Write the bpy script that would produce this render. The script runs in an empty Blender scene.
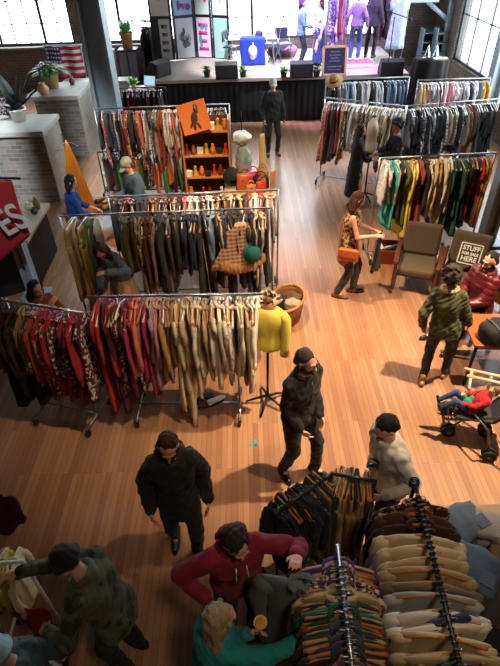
import bpy, math, random
import numpy as np
from mathutils import Vector, Matrix, noise as mnoise
from math import sin, cos, pi, radians
random.seed(7); np.random.seed(7)
rnd = random.random
def U(a, b): return a + (b - a) * rnd()
C = bpy.context.scene.collection

# ------------------------------------------------------------------ camera maths (room metres, camera above the hall)
CAMH = 4.7; TH = radians(39.3); RO = radians(1.7); FPX = 510.0
_r0 = Vector((1, 0, 0)); _u0 = Vector((0, sin(TH), cos(TH))); CD = Vector((0, cos(TH), -sin(TH)))
CR = cos(RO) * _r0 - sin(RO) * _u0; CU = sin(RO) * _r0 + cos(RO) * _u0
def ray(u, v): return CD + CR * ((u - 250) / FPX) + CU * ((333 - v) / FPX)
def P(u, v, z=0.0):
    r = ray(u, v); t = (z - CAMH) / r.z
    return Vector((r.x * t, r.y * t, z))
def PY(u, v, Y):
    r = ray(u, v); t = Y / r.y
    return Vector((r.x * t, Y, CAMH + r.z * t))

# ------------------------------------------------------------------ materials
def srgb(h):
    if not isinstance(h, str): return tuple(h)
    v = [int(h[i:i + 2], 16) / 255 for i in (0, 2, 4)]
    return tuple(c / 12.92 if c < .04045 else ((c + .055) / 1.055) ** 2.4 for c in v)
MATS = {}
def nodes(name):
    m = bpy.data.materials.new(name); m.use_nodes = True
    nt = m.node_tree; b = nt.nodes['Principled BSDF']
    return m, nt, b
def N(nt, t, **kw):
    n = nt.nodes.new(t)
    for k, v in kw.items():
        if k in n.inputs: n.inputs[k].default_value = v
        else: setattr(n, k, v)
    return n
def L(nt, a, b): nt.links.new(a, b)
def coords(nt, scale=(1, 1, 1), kind='Object', rot=(0, 0, 0)):
    tc = N(nt, 'ShaderNodeTexCoord'); mp = N(nt, 'ShaderNodeMapping')
    mp.inputs['Scale'].default_value = scale; mp.inputs['Rotation'].default_value = rot
    L(nt, tc.outputs[kind], mp.inputs['Vector']); return mp.outputs['Vector']
def mixc(nt, fac, a, b, mode='MIX'):
    n = N(nt, 'ShaderNodeMix', data_type='RGBA', blend_type=mode)
    for sock, v in ((n.inputs['Factor'], fac), (n.inputs[6], a), (n.inputs[7], b)):
        if hasattr(v, 'is_linked'): L(nt, v, sock)
        else: sock.default_value = v if not isinstance(v, tuple) or len(v) == 4 else (*v, 1)
    return n.outputs[2]
def mat(name, col, rough=.6, metal=0., var=.12, scale=14., bump=.0):
    key = name
    if key in MATS: return MATS[key]
    m, nt, b = nodes(name); c = srgb(col)
    nz = N(nt, 'ShaderNodeTexNoise', Scale=scale, Detail=3.)
    L(nt, coords(nt), nz.inputs['Vector'])
    out = mixc(nt, nz.outputs[0], tuple(x * (1 - var) for x in c), tuple(min(1, x * (1 + var)) for x in c))
    L(nt, out, b.inputs['Base Color'])
    b.inputs['Roughness'].default_value = rough; b.inputs['Metallic'].default_value = metal
    if bump:
        bp = N(nt, 'ShaderNodeBump', Strength=bump, Distance=.01); L(nt, nz.outputs[0], bp.inputs['Height']); L(nt, bp.outputs[0], b.inputs['Normal'])
    MATS[key] = m; return m
def cloth(kind='plain'):
    """fabric whose dye is the object's own colour; weave, print or stripe on top"""
    key = 'fabric_' + kind
    if key in MATS: return MATS[key]
    m, nt, b = nodes(key)
    oi = N(nt, 'ShaderNodeObjectInfo'); base = oi.outputs['Color']
    v = coords(nt)
    nz = N(nt, 'ShaderNodeTexNoise', Scale=9., Detail=4.); L(nt, v, nz.inputs['Vector'])
    if kind == 'stripe':
        w = N(nt, 'ShaderNodeTexWave', Scale=14., Distortion=.3); w.bands_direction = 'Z'; L(nt, v, w.inputs['Vector'])
        r = N(nt, 'ShaderNodeMath', operation='GREATER_THAN'); r.inputs[1].default_value = .55; L(nt, w.outputs['Fac'], r.inputs[0])
        base = mixc(nt, r.outputs[0], base, (.62, .58, .52))
    elif kind == 'plaid':
        for d in 'XZ':
            w = N(nt, 'ShaderNodeTexWave', Scale=6., Distortion=.0); w.bands_direction = d; L(nt, v, w.inputs['Vector'])
            r = N(nt, 'ShaderNodeMath', operation='GREATER_THAN'); r.inputs[1].default_value = .6; L(nt, w.outputs['Fac'], r.inputs[0])
            h = N(nt, 'ShaderNodeMath', operation='MULTIPLY'); h.inputs[1].default_value = .6; L(nt, r.outputs[0], h.inputs[0])
            base = mixc(nt, h.outputs[0], base, (.03, .03, .035) if d == 'X' else (.75, .62, .42))
    elif kind in ('floral', 'leopard', 'camo'):
        vo = N(nt, 'ShaderNodeTexVoronoi', Scale=26. if kind != 'camo' else 9.); 
        wv = mixc(nt, .12, v, nz.outputs[1]); L(nt, wv, vo.inputs['Vector'])
        r = N(nt, 'ShaderNodeMath', operation='LESS_THAN'); r.inputs[1].default_value = .42 if kind != 'leopard' else .5; L(nt, vo.outputs['Distance'], r.inputs[0])
        if kind == 'floral': base = mixc(nt, r.outputs[0], base, mixc(nt, .45, vo.outputs['Color'], (.75, .6, .55)))
        elif kind == 'leopard': base = mixc(nt, r.outputs[0], base, (.025, .018, .012))
        else: base = mixc(nt, r.outputs[0], base, (.035, .035, .025))
    elif kind == 'fur':
        nz.inputs['Scale'].default_value = 60.
    elif kind == 'denim':
        base = mixc(nt, nz.outputs[0], base, (.13, .19, .27))
    lo = mixc(nt, .22, base, (0, 0, 0)); out = mixc(nt, nz.outputs[0], lo, base)
    L(nt, out, b.inputs['Base Color'])
    b.inputs['Roughness'].default_value = .82 if kind != 'shiny' else .32
    try: b.inputs['Sheen Weight'].default_value = .05
    except Exception: pass
    fz = N(nt, 'ShaderNodeTexNoise', Scale=70. if kind != 'fur' else 110., Detail=2.); L(nt, v, fz.inputs['Vector'])
    bp = N(nt, 'ShaderNodeBump', Strength=.25 if kind != 'fur' else .9, Distance=.01); L(nt, fz.outputs[0], bp.inputs['Height']); L(nt, bp.outputs[0], b.inputs['Normal'])
    MATS[key] = m; return m
PAL = dict(cream='e6d6b0', ivory='eee6d0', beige='cbb48c', tan='b08a58', mustard='c4932a', yellow='d9c34c', olive='6b6a3a', khaki='8f8052',
    green='3c7a3a', darkgreen='1d4a3c', teal='1f8f8f', navy='1c2542', denim='4b6688', sky='9db6ce', grey='85858a', charcoal='38393e', black='141417',
    white='e9e9e6', brown='5b3b26', chocolate='38231a', rust='a8482a', crimson='a81a2c', maroon='5e1422', magenta='a8305c', pink='d68c9c', mauve='9c6478',
    lilac='b48cb4', orange='dc7228', purple='5a3a8a', red='c4202a', silver='b4b8bc', taupe='8a7a68', turquoise='35b0a8', coral='d8785c', wine='47101c', burgundy='6a1430')
NICE = dict(darkgreen='dark green', denim='denim blue', sky='pale blue')
def col(c): return srgb(PAL.get(c, c)) if isinstance(c, str) else tuple(c)

wood_light = mat('pale_wood', 'c8a26a', .5); wood_mid = mat('honey_wood', 'a86f3a', .45); wood_dark = mat('walnut_wood', '5a321c', .4)
chrome = mat('chrome', 'a4a8ac', .28, 1., .04); steel = mat('brushed_steel', '9a9ea2', .35, .9); blackmetal = mat('black_metal', '1a1a1c', .4, .5)
blackplastic = mat('black_plastic', '121214', .55); whiteplastic = mat('white_plastic', 'e6e6e4', .4); rubber = mat('rubber', '1c1c1c', .8)
skin_m = {}
def skin(tone='light'):
    return mat('skin_' + tone, dict(light='dba58a', mid='c48a6a', tan='a86e4e')[tone], .5, 0, .08, 20)
whitepaint = mat('white_paint', 'dcdcd8', .5); soil = mat('potting_soil', '2a1c12', .9)

# ------------------------------------------------------------------ mesh builder
class MB:
    def __init__(s): s.V = []; s.F = []; s.n = 0; s.mi = []
    def add(s, V, F, mi=0):
        s.V.append(np.asarray(V, float).reshape(-1, 3)); s.F += [tuple(i + s.n for i in f) for f in F]; s.mi += [mi] * len(F)
        s.n += len(s.V[-1]); return s
    def box(s, c, d, rot=None, mi=0):
        x, y, z = (k / 2 for k in d)
        V = np.array([(-x, -y, -z), (x, -y, -z), (x, y, -z), (-x, y, -z), (-x, -y, z), (x, -y, z), (x, y, z), (-x, y, z)])
        if rot is not None: V = V @ np.array(rot.to_3x3() if hasattr(rot, 'to_3x3') else rot).T
        return s.add(V + np.array(c), [(3, 2, 1, 0), (4, 5, 6, 7), (0, 1, 5, 4), (1, 2, 6, 5), (2, 3, 7, 6), (3, 0, 4, 7)], mi)
    def rings(s, R, cap=True, mi=0):
        n = len(R[0]); m = len(R); V = np.concatenate([np.asarray(r) for r in R])
        F = [(i * n + j, i * n + (j + 1) % n, (i + 1) * n + (j + 1) % n, (i + 1) * n + j) for i in range(m - 1) for j in range(n)]
        if cap: F += [tuple(reversed(range(n))), tuple((m - 1) * n + j for j in range(n))]
        return s.add(V, F, mi)
    def tube(s, pts, r, n=8, mi=0, closed=False):
        pts = [Vector(p) for p in pts]; m = len(pts)
        rr = r if isinstance(r, (list, tuple)) else [r] * m
        R = []; ref = None
        for i, p in enumerate(pts):
            t = (pts[min(i + 1, m - 1)] - pts[max(i - 1, 0)])
            t = t.normalized() if t.length > 1e-9 else Vector((0, 0, 1))
            if ref is None: ref = Vector((0, 0, 1)) if abs(t.z) < .9 else Vector((1, 0, 0))
            a = t.cross(ref); a = a.normalized() if a.length > 1e-6 else t.orthogonal().normalized()
            b = t.cross(a); ref = a.cross(t)
            R.append([p + (a * cos(2 * pi * k / n) + b * sin(2 * pi * k / n)) * rr[i] for k in range(n)])
        return s.rings([[tuple(q) for q in r_] for r_ in R], True, mi)
    def lathe(s, prof, c=(0, 0, 0), n=20, mi=0, rot=None):
        R = [np.array([(r * cos(2 * pi * k / n), r * sin(2 * pi * k / n), z) for k in range(n)]) for r, z in prof]
        if rot is not None: R = [q @ np.array(rot.to_3x3()).T for q in R]
        return s.rings([q + np.array(c) for q in R], True, mi)
    def ell(s, c, r, rot=None, n=14, m=9, mi=0):
        V = [(0, 0, -1)]
        for i in range(1, m):
            a = -pi / 2 + pi * i / m
            V += [(cos(a) * cos(2 * pi * j / n), cos(a) * sin(2 * pi * j / n), sin(a)) for j in range(n)]
        V.append((0, 0, 1)); V = np.array(V) * np.array(r)
        if rot is not None: V = V @ np.array(rot.to_3x3() if hasattr(rot, 'to_3x3') else rot).T
        F = [(0, 1 + (j + 1) % n, 1 + j) for j in range(n)]
        for i in range(m - 2):
            o = 1 + i * n
            F += [(o + j, o + (j + 1) % n, o + n + (j + 1) % n, o + n + j) for j in range(n)]
        o = 1 + (m - 2) * n; F += [(o + j, o + (j + 1) % n, o + n) for j in range(n)]
        return s.add(V + np.array(c), F, mi)
    def cap(s, a, b, ra, rb, n=12):
        """tapered limb with round ends"""
        a, b = Vector(a), Vector(b); t = b - a; l = t.length; t = t.normalized() if l > 1e-6 else Vector((0, 0, 1))
        pts, rr = [], []
        for k in range(4): q = pi / 2 * (1 - k / 4 * 1.0); pts.append(a - t * ra * sin(q)); rr.append(max(ra * cos(q), .0005))
        pts.append(a); rr.append(ra); pts.append(b); rr.append(rb)
        for k in range(1, 5): q = pi / 2 * k / 4; pts.append(b + t * rb * sin(q)); rr.append(max(rb * cos(q), .0005))
        x = t.orthogonal().normalized(); y = t.cross(x)
        return s.rings([[tuple(p + (x * cos(2 * pi * k / n) + y * sin(2 * pi * k / n)) * r) for k in range(n)] for p, r in zip(pts, rr)])
    def grid(s, f, nu, nv, mi=0):
        V = [f(i / nu, j / nv) for j in range(nv + 1) for i in range(nu + 1)]
        w = nu + 1
        return s.add(V, [(j * w + i, j * w + i + 1, (j + 1) * w + i + 1, (j + 1) * w + i) for j in range(nv) for i in range(nu)], mi)
    def mesh(s, name, smooth=True, mats=()):
        me = bpy.data.meshes.new(name)
        me.from_pydata(np.concatenate(s.V).tolist(), [], s.F)
        for m in mats: me.materials.append(m)
        if any(s.mi): me.polygons.foreach_set('material_index', s.mi)
        if smooth: me.polygons.foreach_set('use_smooth', [True] * len(me.polygons))
        me.update(); return me
    def build(s, name, m, parent=None, smooth=True, bevel=0, color=None, loc=None, rz=0, solid=0, sub=0):
        mm = m if isinstance(m, (list, tuple)) else [m]
        o = bpy.data.objects.new(name, s.mesh(name, smooth, mm)); C.objects.link(o)
        if parent is not None: o.parent = parent
        if loc is not None: o.location = loc
        if rz: o.rotation_euler.z = rz
        if color is not None: o.color = (*col(color), 1)
        if solid: md = o.modifiers.new('solid', 'SOLIDIFY'); md.thickness = solid
        if bevel:
            md = o.modifiers.new('bevel', 'BEVEL'); md.width = bevel; md.segments = 2; md.limit_method = 'ANGLE'
            if smooth: 
                for p_ in o.data.polygons: p_.use_smooth = False
        if sub: md = o.modifiers.new('sub', 'SUBSURF'); md.levels = sub; md.render_levels = sub
        return o
def thing(name, label, cat, loc=(0, 0, 0), rz=0, group=None):
    o = bpy.data.objects.new(name, None); C.objects.link(o); o.empty_display_size = .1
    o.location = loc; o.rotation_euler.z = rz; o['label'] = label; o['category'] = cat
    if group: o['group'] = group
    return o
def tag(o, label, cat, group=None):
    o['label'] = label; o['category'] = cat
    if group: o['group'] = group
    return o
def struct(o): o['kind'] = 'structure'; return o
def RZ(a): return Matrix.Rotation(a, 3, 'Z')
def text_mesh(name, body, size, m, parent=None, loc=(0, 0, 0), rot=(0, 0, 0), ext=.002, bold=.0, sx=1.):
    cu = bpy.data.curves.new(name, 'FONT'); cu.body = body; cu.size = size; cu.extrude = ext; cu.align_x = 'CENTER'; cu.align_y = 'CENTER'; cu.offset = bold
    t = bpy.data.objects.new('tmp', cu); C.objects.link(t)
    dg = bpy.context.evaluated_depsgraph_get(); me = bpy.data.meshes.new_from_object(t.evaluated_get(dg))
    bpy.data.objects.remove(t); me.materials.clear(); me.materials.append(m)
    o = bpy.data.objects.new(name, me); C.objects.link(o); o.parent = parent; o.location = loc; o.rotation_euler = rot; o.scale.x = sx
    return o
WORLD = 9.5
WARM = (1, .73, .47); DAY = (.85, .94, 1)
SPOTS = [('ceiling_spot_warm', (3.6, 4.2, 7.4), (1.7, 4.5, 0), 4900, WARM, 46, .9), ('ceiling_spot_back', (-.8, 6.3, 7.4), (2.5, 6.7, 0), 2900, WARM, 40, .8), ('ceiling_spot_goods', (.5, 4.6, 7.4), (-.6, 7.7, 1.2), 3000, WARM, 34, .8),
    ('ceiling_spot_rack', (1.8, 2.6, 7.4), (-.45, 4.1, 1.4), 1150, WARM, 36, .9), ('added_fill_near', (1.4, -.6, 7.4), (.8, 1.9, 1.0), 380, WARM, 50, 1., .4), ('stage_spot_violet', (1.2, 14.6, 7.4), (2.6, 17.2, 1.2), 4500, (.6, .45, 1), 50),  # near spot is an added soft fill from behind the camera
    ('added_fill_stage', (-.5, 14.2, 7.6), (.6, 17.4, 1.2), 4200, (.92, .9, 1), 42), ('added_fill_pillars', (-3.2, 5.5, 7.6), (-4.6, 10.6, 1.1), 5200, DAY, 34, .9), ('added_fill_far_racks', (3.4, 7.8, 7.6), (4.0, 11.2, 1.4), 2200, DAY, 36, .9), ('added_fill_counter', (-1.2, 3.0, 7.6), (-2.9, 7.0, 1.6), 900, DAY, 26, .9), ('added_fill_aisle', (.6, 8.6, 7.6), (.8, 11.2, 0), 1900, DAY, 38, .9), ('ceiling_spot_dark_rack', (-.6, 6.6, 7.6), (-1.5, 10.2, 1.3), 2200, WARM, 28, .9)]  # stage white, pillars, far racks, counter, aisle: added fills, no known fixtures there
# ------------------------------------------------------------------ the hall
def floor_material():
    m, nt, b = nodes('oak_boards')
    v = coords(nt, rot=(0, 0, pi / 2))
    br = N(nt, 'ShaderNodeTexBrick', Scale=1.0); br.offset = .37; br.squash = 1
    br.inputs['Brick Width'].default_value = 1.7; br.inputs['Row Height'].default_value = .06; br.inputs['Mortar Size'].default_value = .0016
    br.inputs['Color1'].default_value = (0, 0, 0, 1); br.inputs['Color2'].default_value = (1, 1, 1, 1); br.inputs['Mortar'].default_value = (.5, .5, .5, 1); br.inputs['Bias'].default_value = 0.
    L(nt, v, br.inputs['Vector'])
    cr = N(nt, 'ShaderNodeValToRGB'); e = cr.color_ramp.elements
    e[0].color = (*srgb('94664a'), 1); e[1].color = (*srgb('b48762'), 1); x = e.new(.5); x.color = (*srgb('a57654'), 1)
    L(nt, br.outputs['Color'], cr.inputs['Fac'])
    g = N(nt, 'ShaderNodeTexNoise', Scale=3., Detail=6.); L(nt, coords(nt, (14, .8, 1)), g.inputs['Vector'])
    c = mixc(nt, g.outputs[0], mixc(nt, .3, cr.outputs[0], (.09, .04, .015)), cr.outputs[0])
    wn = N(nt, 'ShaderNodeTexNoise', Scale=.7, Detail=5.); L(nt, coords(nt), wn.inputs['Vector'])
    mr = N(nt, 'ShaderNodeMapRange'); mr.inputs[1].default_value = .45; mr.inputs[2].default_value = .75; mr.inputs[4].default_value = .28
    L(nt, wn.outputs[0], mr.inputs[0]); c = mixc(nt, mr.outputs[0], c, srgb('a39688'))
    c = mixc(nt, br.outputs['Fac'], c, srgb('6a4024'))
    L(nt, c, b.inputs['Base Color'])
    rr = N(nt, 'ShaderNodeMapRange'); rr.inputs[3].default_value = .3; rr.inputs[4].default_value = .5; L(nt, g.outputs[0], rr.inputs[0]); L(nt, rr.outputs[0], b.inputs['Roughness']); b.inputs['Coat Weight'].default_value = .5; b.inputs['Coat Roughness'].default_value = .22
    bp = N(nt, 'ShaderNodeBump', Strength=.25, Distance=.004); bp.invert = True; L(nt, br.outputs['Fac'], bp.inputs['Height']); L(nt, bp.outputs[0], b.inputs['Normal'])
    return m
def brick_material(name, c1, c2, mortar, rot=(pi / 2, 0, 0), both=False):
    m, nt, b = nodes(name)
    tc = N(nt, 'ShaderNodeTexCoord'); sp = N(nt, 'ShaderNodeSeparateXYZ'); L(nt, tc.outputs['Object'], sp.inputs[0])
    ad = N(nt, 'ShaderNodeMath', operation='ADD'); L(nt, sp.outputs[0], ad.inputs[0]); L(nt, sp.outputs[1], ad.inputs[1])
    cb = N(nt, 'ShaderNodeCombineXYZ'); L(nt, ad.outputs[0], cb.inputs[0]); L(nt, sp.outputs[2], cb.inputs[1])
    br = N(nt, 'ShaderNodeTexBrick', Scale=1.); br.inputs['Brick Width'].default_value = .24; br.inputs['Row Height'].default_value = .082; br.inputs['Mortar Size'].default_value = .008
    br.inputs['Color1'].default_value = (*srgb(c1), 1); br.inputs['Color2'].default_value = (*srgb(c2), 1); br.inputs['Mortar'].default_value = (*srgb(mortar), 1)
    L(nt, cb.outputs[0], br.inputs['Vector'])
    nz = N(nt, 'ShaderNodeTexNoise', Scale=5., Detail=5.); L(nt, tc.outputs['Object'], nz.inputs['Vector'])
    L(nt, mixc(nt, nz.outputs[0], mixc(nt, .5, br.outputs[0], (.08, .07, .06)), br.outputs[0]), b.inputs['Base Color'])
    b.inputs['Roughness'].default_value = .9
    bp = N(nt, 'ShaderNodeBump', Strength=.5, Distance=.01); bp.invert = True; L(nt, br.outputs['Fac'], bp.inputs['Height']); L(nt, bp.outputs[0], b.inputs['Normal'])
    return m
brick_wall = brick_material('wall_brick', '5a5048', '74685c', '7a756c')
brick_grey = brick_material('pillar_brick', '6e6a64', '96908a', 'a09a92')
XL, XR, YB, YF, ZC = -10.0, 6.5, 19.6, -3.0, 8.0
struct(MB().box(((XL + XR) / 2, (YB + YF) / 2, -.1), (XR - XL + .6, YB - YF + .6, .2)).build('floor', floor_material(), smooth=False))
struct(MB().box(((XL + XR) / 2, (YB + YF) / 2, ZC + .1), (XR - XL + .6, YB - YF + .6, .2)).build('ceiling', mat('ceiling_paint', '4a4846', .9), smooth=False))
struct(MB().box((XL - .15, (YB + YF) / 2, ZC / 2), (.3, YB - YF, ZC)).build('wall_left', brick_wall, smooth=False))
struct(MB().box(((XL + XR) / 2, YF - .15, ZC / 2), (XR - XL, .3, ZC)).build('wall_front', brick_wall, smooth=False))
winframe = mat('window_steel', '3a4448', .5, .3)
def glass_mat():
    m = bpy.data.materials.new('window_glass'); m.use_nodes = True; nt = m.node_tree; nt.nodes.clear()
    o = N(nt, 'ShaderNodeOutputMaterial'); t = N(nt, 'ShaderNodeBsdfTransparent'); g = N(nt, 'ShaderNodeBsdfGlossy', Roughness=.03); mx = N(nt, 'ShaderNodeMixShader'); mx.inputs[0].default_value = .05
    L(nt, t.outputs[0], mx.inputs[1]); L(nt, g.outputs[0], mx.inputs[2]); L(nt, mx.outputs[0], o.inputs[0]); return m
glass = glass_mat()
WN = [0]
def window(a0, a1, z0, z1, fixed, axis, nx, nz):
    """steel casement in the wall plane; axis 'x' = lies along X at y=fixed"""
    WN[0] += 1
    q = (lambda a, d, z: (a, fixed + d, z)) if axis == 'x' else (lambda a, d, z: (fixed + d, a, z))
    sz = (lambda a, d, z: (a, d, z)) if axis == 'x' else (lambda a, d, z: (d, a, z))
    f = MB(); w = a1 - a0; h = z1 - z0
    for a in (a0 + .04, a1 - .04): f.box(q(a, 0, (z0 + z1) / 2), sz(.08, .1, h))
    for z in (z0 + .04, z1 - .04): f.box(q((a0 + a1) / 2, 0, z), sz(w, .1, .08))
    for i in range(1, nx):
        th = .09 if i % 3 == 0 else .034
        f.box(q(a0 + w * i / nx, 0, (z0 + z1) / 2), sz(th, .06, h))
    for i in range(1, nz): f.box(q((a0 + a1) / 2, 0, z0 + h * i / nz), sz(w, .05, .034))
    o = struct(f.build(f'window_{WN[0]}', winframe, smooth=False))
    MB().box(q((a0 + a1) / 2, .0, (z0 + z1) / 2), sz(w - .02, .008, h - .02)).build('pane', glass, o, smooth=False)
    li = bpy.data.lights.new(f'window_portal_{WN[0]}', 'AREA'); li.shape = 'RECTANGLE'; li.size = w; li.size_y = h; li.cycles.is_portal = True
    lo = bpy.data.objects.new(li.name, li); C.objects.link(lo); lo.location = q((a0 + a1) / 2, .2, (z0 + z1) / 2)
    lo.rotation_euler = (radians(-90), 0, 0) if axis == 'x' else (radians(90), 0, radians(90))
    return o
# back wall: brick piers between steel windows
SILL = 1.45; WT = 7.2
backw = [(-9.6, -5.6, 6), (-5.3, -1.9, 6), (-1.2, 3.0, 6), (3.5, 4.6, 2)]
wb = MB(); wb.box(((XL + XR) / 2, YB + .15, SILL / 2), (XR - XL, .3, SILL)); wb.box(((XL + XR) / 2, YB + .15, (WT + ZC) / 2), (XR - XL, .3, ZC - WT))
ed = [XL] + [x for w in backw for x in w[:2]] + [XR]
for a, b in zip(ed[0::2], ed[1::2]): wb.box(((a + b) / 2, YB + .15, (SILL + WT) / 2), (b - a, .3, WT - SILL))
struct(wb.build('wall_back', brick_wall, smooth=False))
for a, b, n in backw: window(a, b, SILL, WT, YB + .12, 'x', n + 2, 9)
struct(MB().box(((backw[0][0] + backw[1][1]) / 2, YB - .08, SILL - .03), (7.9, .3, .06)).build('trim_1', mat('stone_sill', '8a8a84', .8), smooth=False))
# right wall: tall windows running toward the camera
rightw = [(14.4, 17.5, 3), (10.2, 13.5, 3)]
wr = MB(); RS = 1.1
wr.box((XR + .15, (YB + YF) / 2, RS / 2), (.3, YB - YF, RS)); wr.box((XR + .15, (YB + YF) / 2, (WT + ZC) / 2), (.3, YB - YF, ZC - WT))
ed = [YF] + [x for w in reversed(rightw) for x in w[:2]] + [YB]
for a, b in zip(ed[0::2], ed[1::2]): wr.box((XR + .15, (a + b) / 2, (RS + WT) / 2), (.3, b - a, WT - RS))
struct(wr.build('wall_right', brick_wall, smooth=False))
for a, b, n in rightw: window(a, b, RS, WT, XR + .12, 'y', n, 5)
# riveted steel columns
colm = mat('column_paint', '9db0ba', .45, .25)
def column(x, y, w, label):
    t = thing('steel_column', label, 'column', (x, y, 0))
    m = MB(); m.box((-w / 2 + .03, 0, 4), (.06, w, 8)); m.box((w / 2 - .03, 0, 4), (.06, w, 8)); m.box((0, 0, 4), (w - .12, .05, 8))
    m.build('shaft', colm, t, smooth=False)
    m = MB(); m.box((0, 0, .02), (w + .25, w + .25, .04)); m.build('base_plate', colm, t, smooth=False, bevel=.01)
    for z in (3.6, 4.6): MB().box((0, -w / 2 - .0, z), (w + .12, .1, .14)).build('clamp', mat('old_iron', '4a565c', .5, .4), t, smooth=False, bevel=.01)
    return t
cp = PY(113, 100, 12.2); column(cp.x - .12, 12.2, .5, 'wide blue grey steel column between brick pillars and poster screen')
cp = P(484, 245); column(cp.x + .05, cp.y + .1, .24, 'slim grey steel column behind the seated man in maroon jacket')
cp = PY(497, 90, 12.2); column(cp.x + .1, 12.6, .3, 'grey steel column at end of the farthest rack by the tall window')
cp = P(40, 296); column(cp.x - .06, cp.y, .17, 'narrow grey steel column behind the red banner')
# brace and shelves by the right back corner
t = thing('diagonal_brace', 'grey steel brace slanting between wall and corner shelves', 'brace', (0, 0, 0))
a = PY(428, 2, 18.2); b = PY(449, 21, 18.2); MB().tube([a, b], .07, 6).build('strut', colm, t)
MB().box((5.0, 18.2, a.z + .1), (2.0, .14, .2)).build('beam', colm, t, smooth=False)
MB().box((b.x, 18.2, 3.5), (.16, .14, 7)).build('post', colm, t, smooth=False)
# ------------------------------------------------------------------ stage
ST = 1.2; SY = 15.45; SX0, SX1 = -2.6, 4.64
st = thing('stage', 'raised stage with pale boards and black skirt', 'stage', ((SX0 + SX1) / 2, SY, 0))
cx = (SX0 + SX1) / 2; w = SX1 - SX0
MB().box((0, 1.9, ST - .04), (w, 3.8, .08)).build('deck', mat('stage_boards', 'a89c92', .35, 0, .2, 6), st, smooth=False)
sk = MB()
def skirt(u, v): return ((u - .5) * w, .06 + .012 * sin(u * 260) * (1 - .6 * v) + .008 * sin(u * 71), .01 + v * (ST - .09))
sk.grid(skirt, 640, 3); sk.build('skirt', cloth('plain'), st, color='050507', solid=.006)
for i in range(4): MB().box((-w / 2 + .15 + (w - .3) * i / 3, 2.0, (ST - .08) / 2), (.08, 3.0, ST - .08)).build('trestle', blackmetal, st, smooth=False)
MB().box((w / 2 - .02, 1.9, (ST - .08) / 2), (.03, 3.6, ST - .08)).build('end_panel', whitepaint, st, smooth=False)
# folding poster screens
def poster(parent, c, w, h, rz, base, blobs):
    m = MB(); m.box((0, 0, 0), (w, .006, h)); o = m.build('poster', mat('paper_' + base, base, .6, 0, .05), parent, smooth=False, loc=c, rz=rz)
    for k, (cc, kind) in enumerate(blobs):
        q = MB()
        if kind == 'disc': q.lathe([(.0005, 0), (w * .36, 0), (w * .36, .003), (.0005, .003)], (0, -.004, .02), 20, rot=Matrix.Rotation(pi / 2, 4, 'X'))
        elif kind == 'bars':
            
            for j in range(4): MB().box((U(-.03, .03) * w, -.004, h * (.32 - .2 * j)), (w * U(.5, .8), .004, h * .09)).build('print', mat('ink_' + cc, cc, .6, 0, .05), o)
            continue
        elif kind == 'script':
            pts = [(w * (-.36 + .72 * i / 22), -.0055 - .001 * k, h * (.02 + .13 * sin(i * 1.9 + k) * cos(i * .5)) + h * .12 * (k - 1)) for i in range(23)]
            q.tube(pts, .012, 5)
        else:
            for j in range(5): q.ell((U(-.3, .3) * w, -.004, U(-.35, .35) * h), (U(.06, .16) * w, .003, U(.06, .13) * h))
        q.build('print', mat('ink_' + cc, cc, .6, 0, .05), o)
panels = [(150, 178, ('c9bfb6', [('d8a08c', 'disc'), ('2a2628', 'script')]), ('b9b2b0', [('5a565c', 'bars')])),
          (173, 199, ('8aa0c8', [('a0405a', 'bars'), ('d8dce8', 'script'), ('3a4a80', 'blots')]), ('b8bcc4', [('4a505a', 'blots'), ('888c96', 'script')])),
          (197, 213, ('c8d8d0', [('d8408c', 'blots'), ('c02870', 'script')]), ('e0c8dc', [('d8308c', 'bars'), ('40a0b0', 'blots')])),
          (212, 229, ('dfe6ea', [('98a8c0', 'blots'), ('a0b8a0', 'script')]), ('a8d8cc', [('c0d0e0', 'blots')]))]
scr = thing('folding_screen', 'black four panel folding screen hung with band posters', 'display screen', (0, 0, 0))
xs = [PY(u, 60, 18.0).x for u in (154, 176, 197, 214, 231)]; ys = [18.1, 18.0, 18.25, 18.05, 17.75]
for i, (u0, u1, top, low) in enumerate(panels):
    a = Vector((xs[i] + .01, ys[i], 0)); b = Vector((xs[i + 1] - .01, ys[i + 1], 0)); d = b - a; rz = math.atan2(d.y, d.x); wd = d.length; c = (a + b) / 2
    pn = MB().box((0, 0, 0), (wd, .04, 3.1)).build('panel', mat('screen_black', '17171b', .5), scr, smooth=False, loc=(c.x, c.y, ST + 1.57), rz=rz)
    nrm = Vector((sin(rz), -cos(rz), 0)) 
    poster(pn, (0, -.025, .2), wd * .82, 1.12, 0, *top); poster(pn, (.0 if i else wd * .14, -.025, -.98), wd * (.8 if i else .5), 1.08, 0, *low)
    poster(pn, (0, -.025, 1.18), wd * .8, .6, 0, 'a060b0' if i == 1 else 'd0d0d0', [])
# stage monitors
def wedge(px, v, label, rz=0., s=1.):
    p = P(px, v, ST); t = thing('floor_monitor', label, 'loudspeaker', p, rz, 'stage monitors')
    w = .62 * s
    prof = [(-.18, 0), (.22, 0), (.22, .16), (.02, .42), (-.18, .36)]
    m = MB(); R = [[(x, y * s, z * s) for y, z in prof] for x in (-w / 2, w / 2)]; m.rings(R); m.build('cabinet', blackplastic, t, smooth=False, bevel=.015)
    g = MB(); a = Vector((0, -.19 * s, .18 * s)); g.box((0, -.19 * s, .19 * s), (w * .9, .012, .30 * s)); g.build('grille', mat('speaker_grille', '202024', .7, .2), t, smooth=False)
wedge(227, 78, 'black floor monitor on stage edge between poster screen and blue table'); wedge(301, 77, 'black floor monitor on stage edge before the purple haired person')
wedge(390, 75, 'black floor monitor at the end of stage below the floral dress')
wedge(160, 76, 'black floor monitor turned sideways at the poster screen corner', radians(55))
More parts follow.
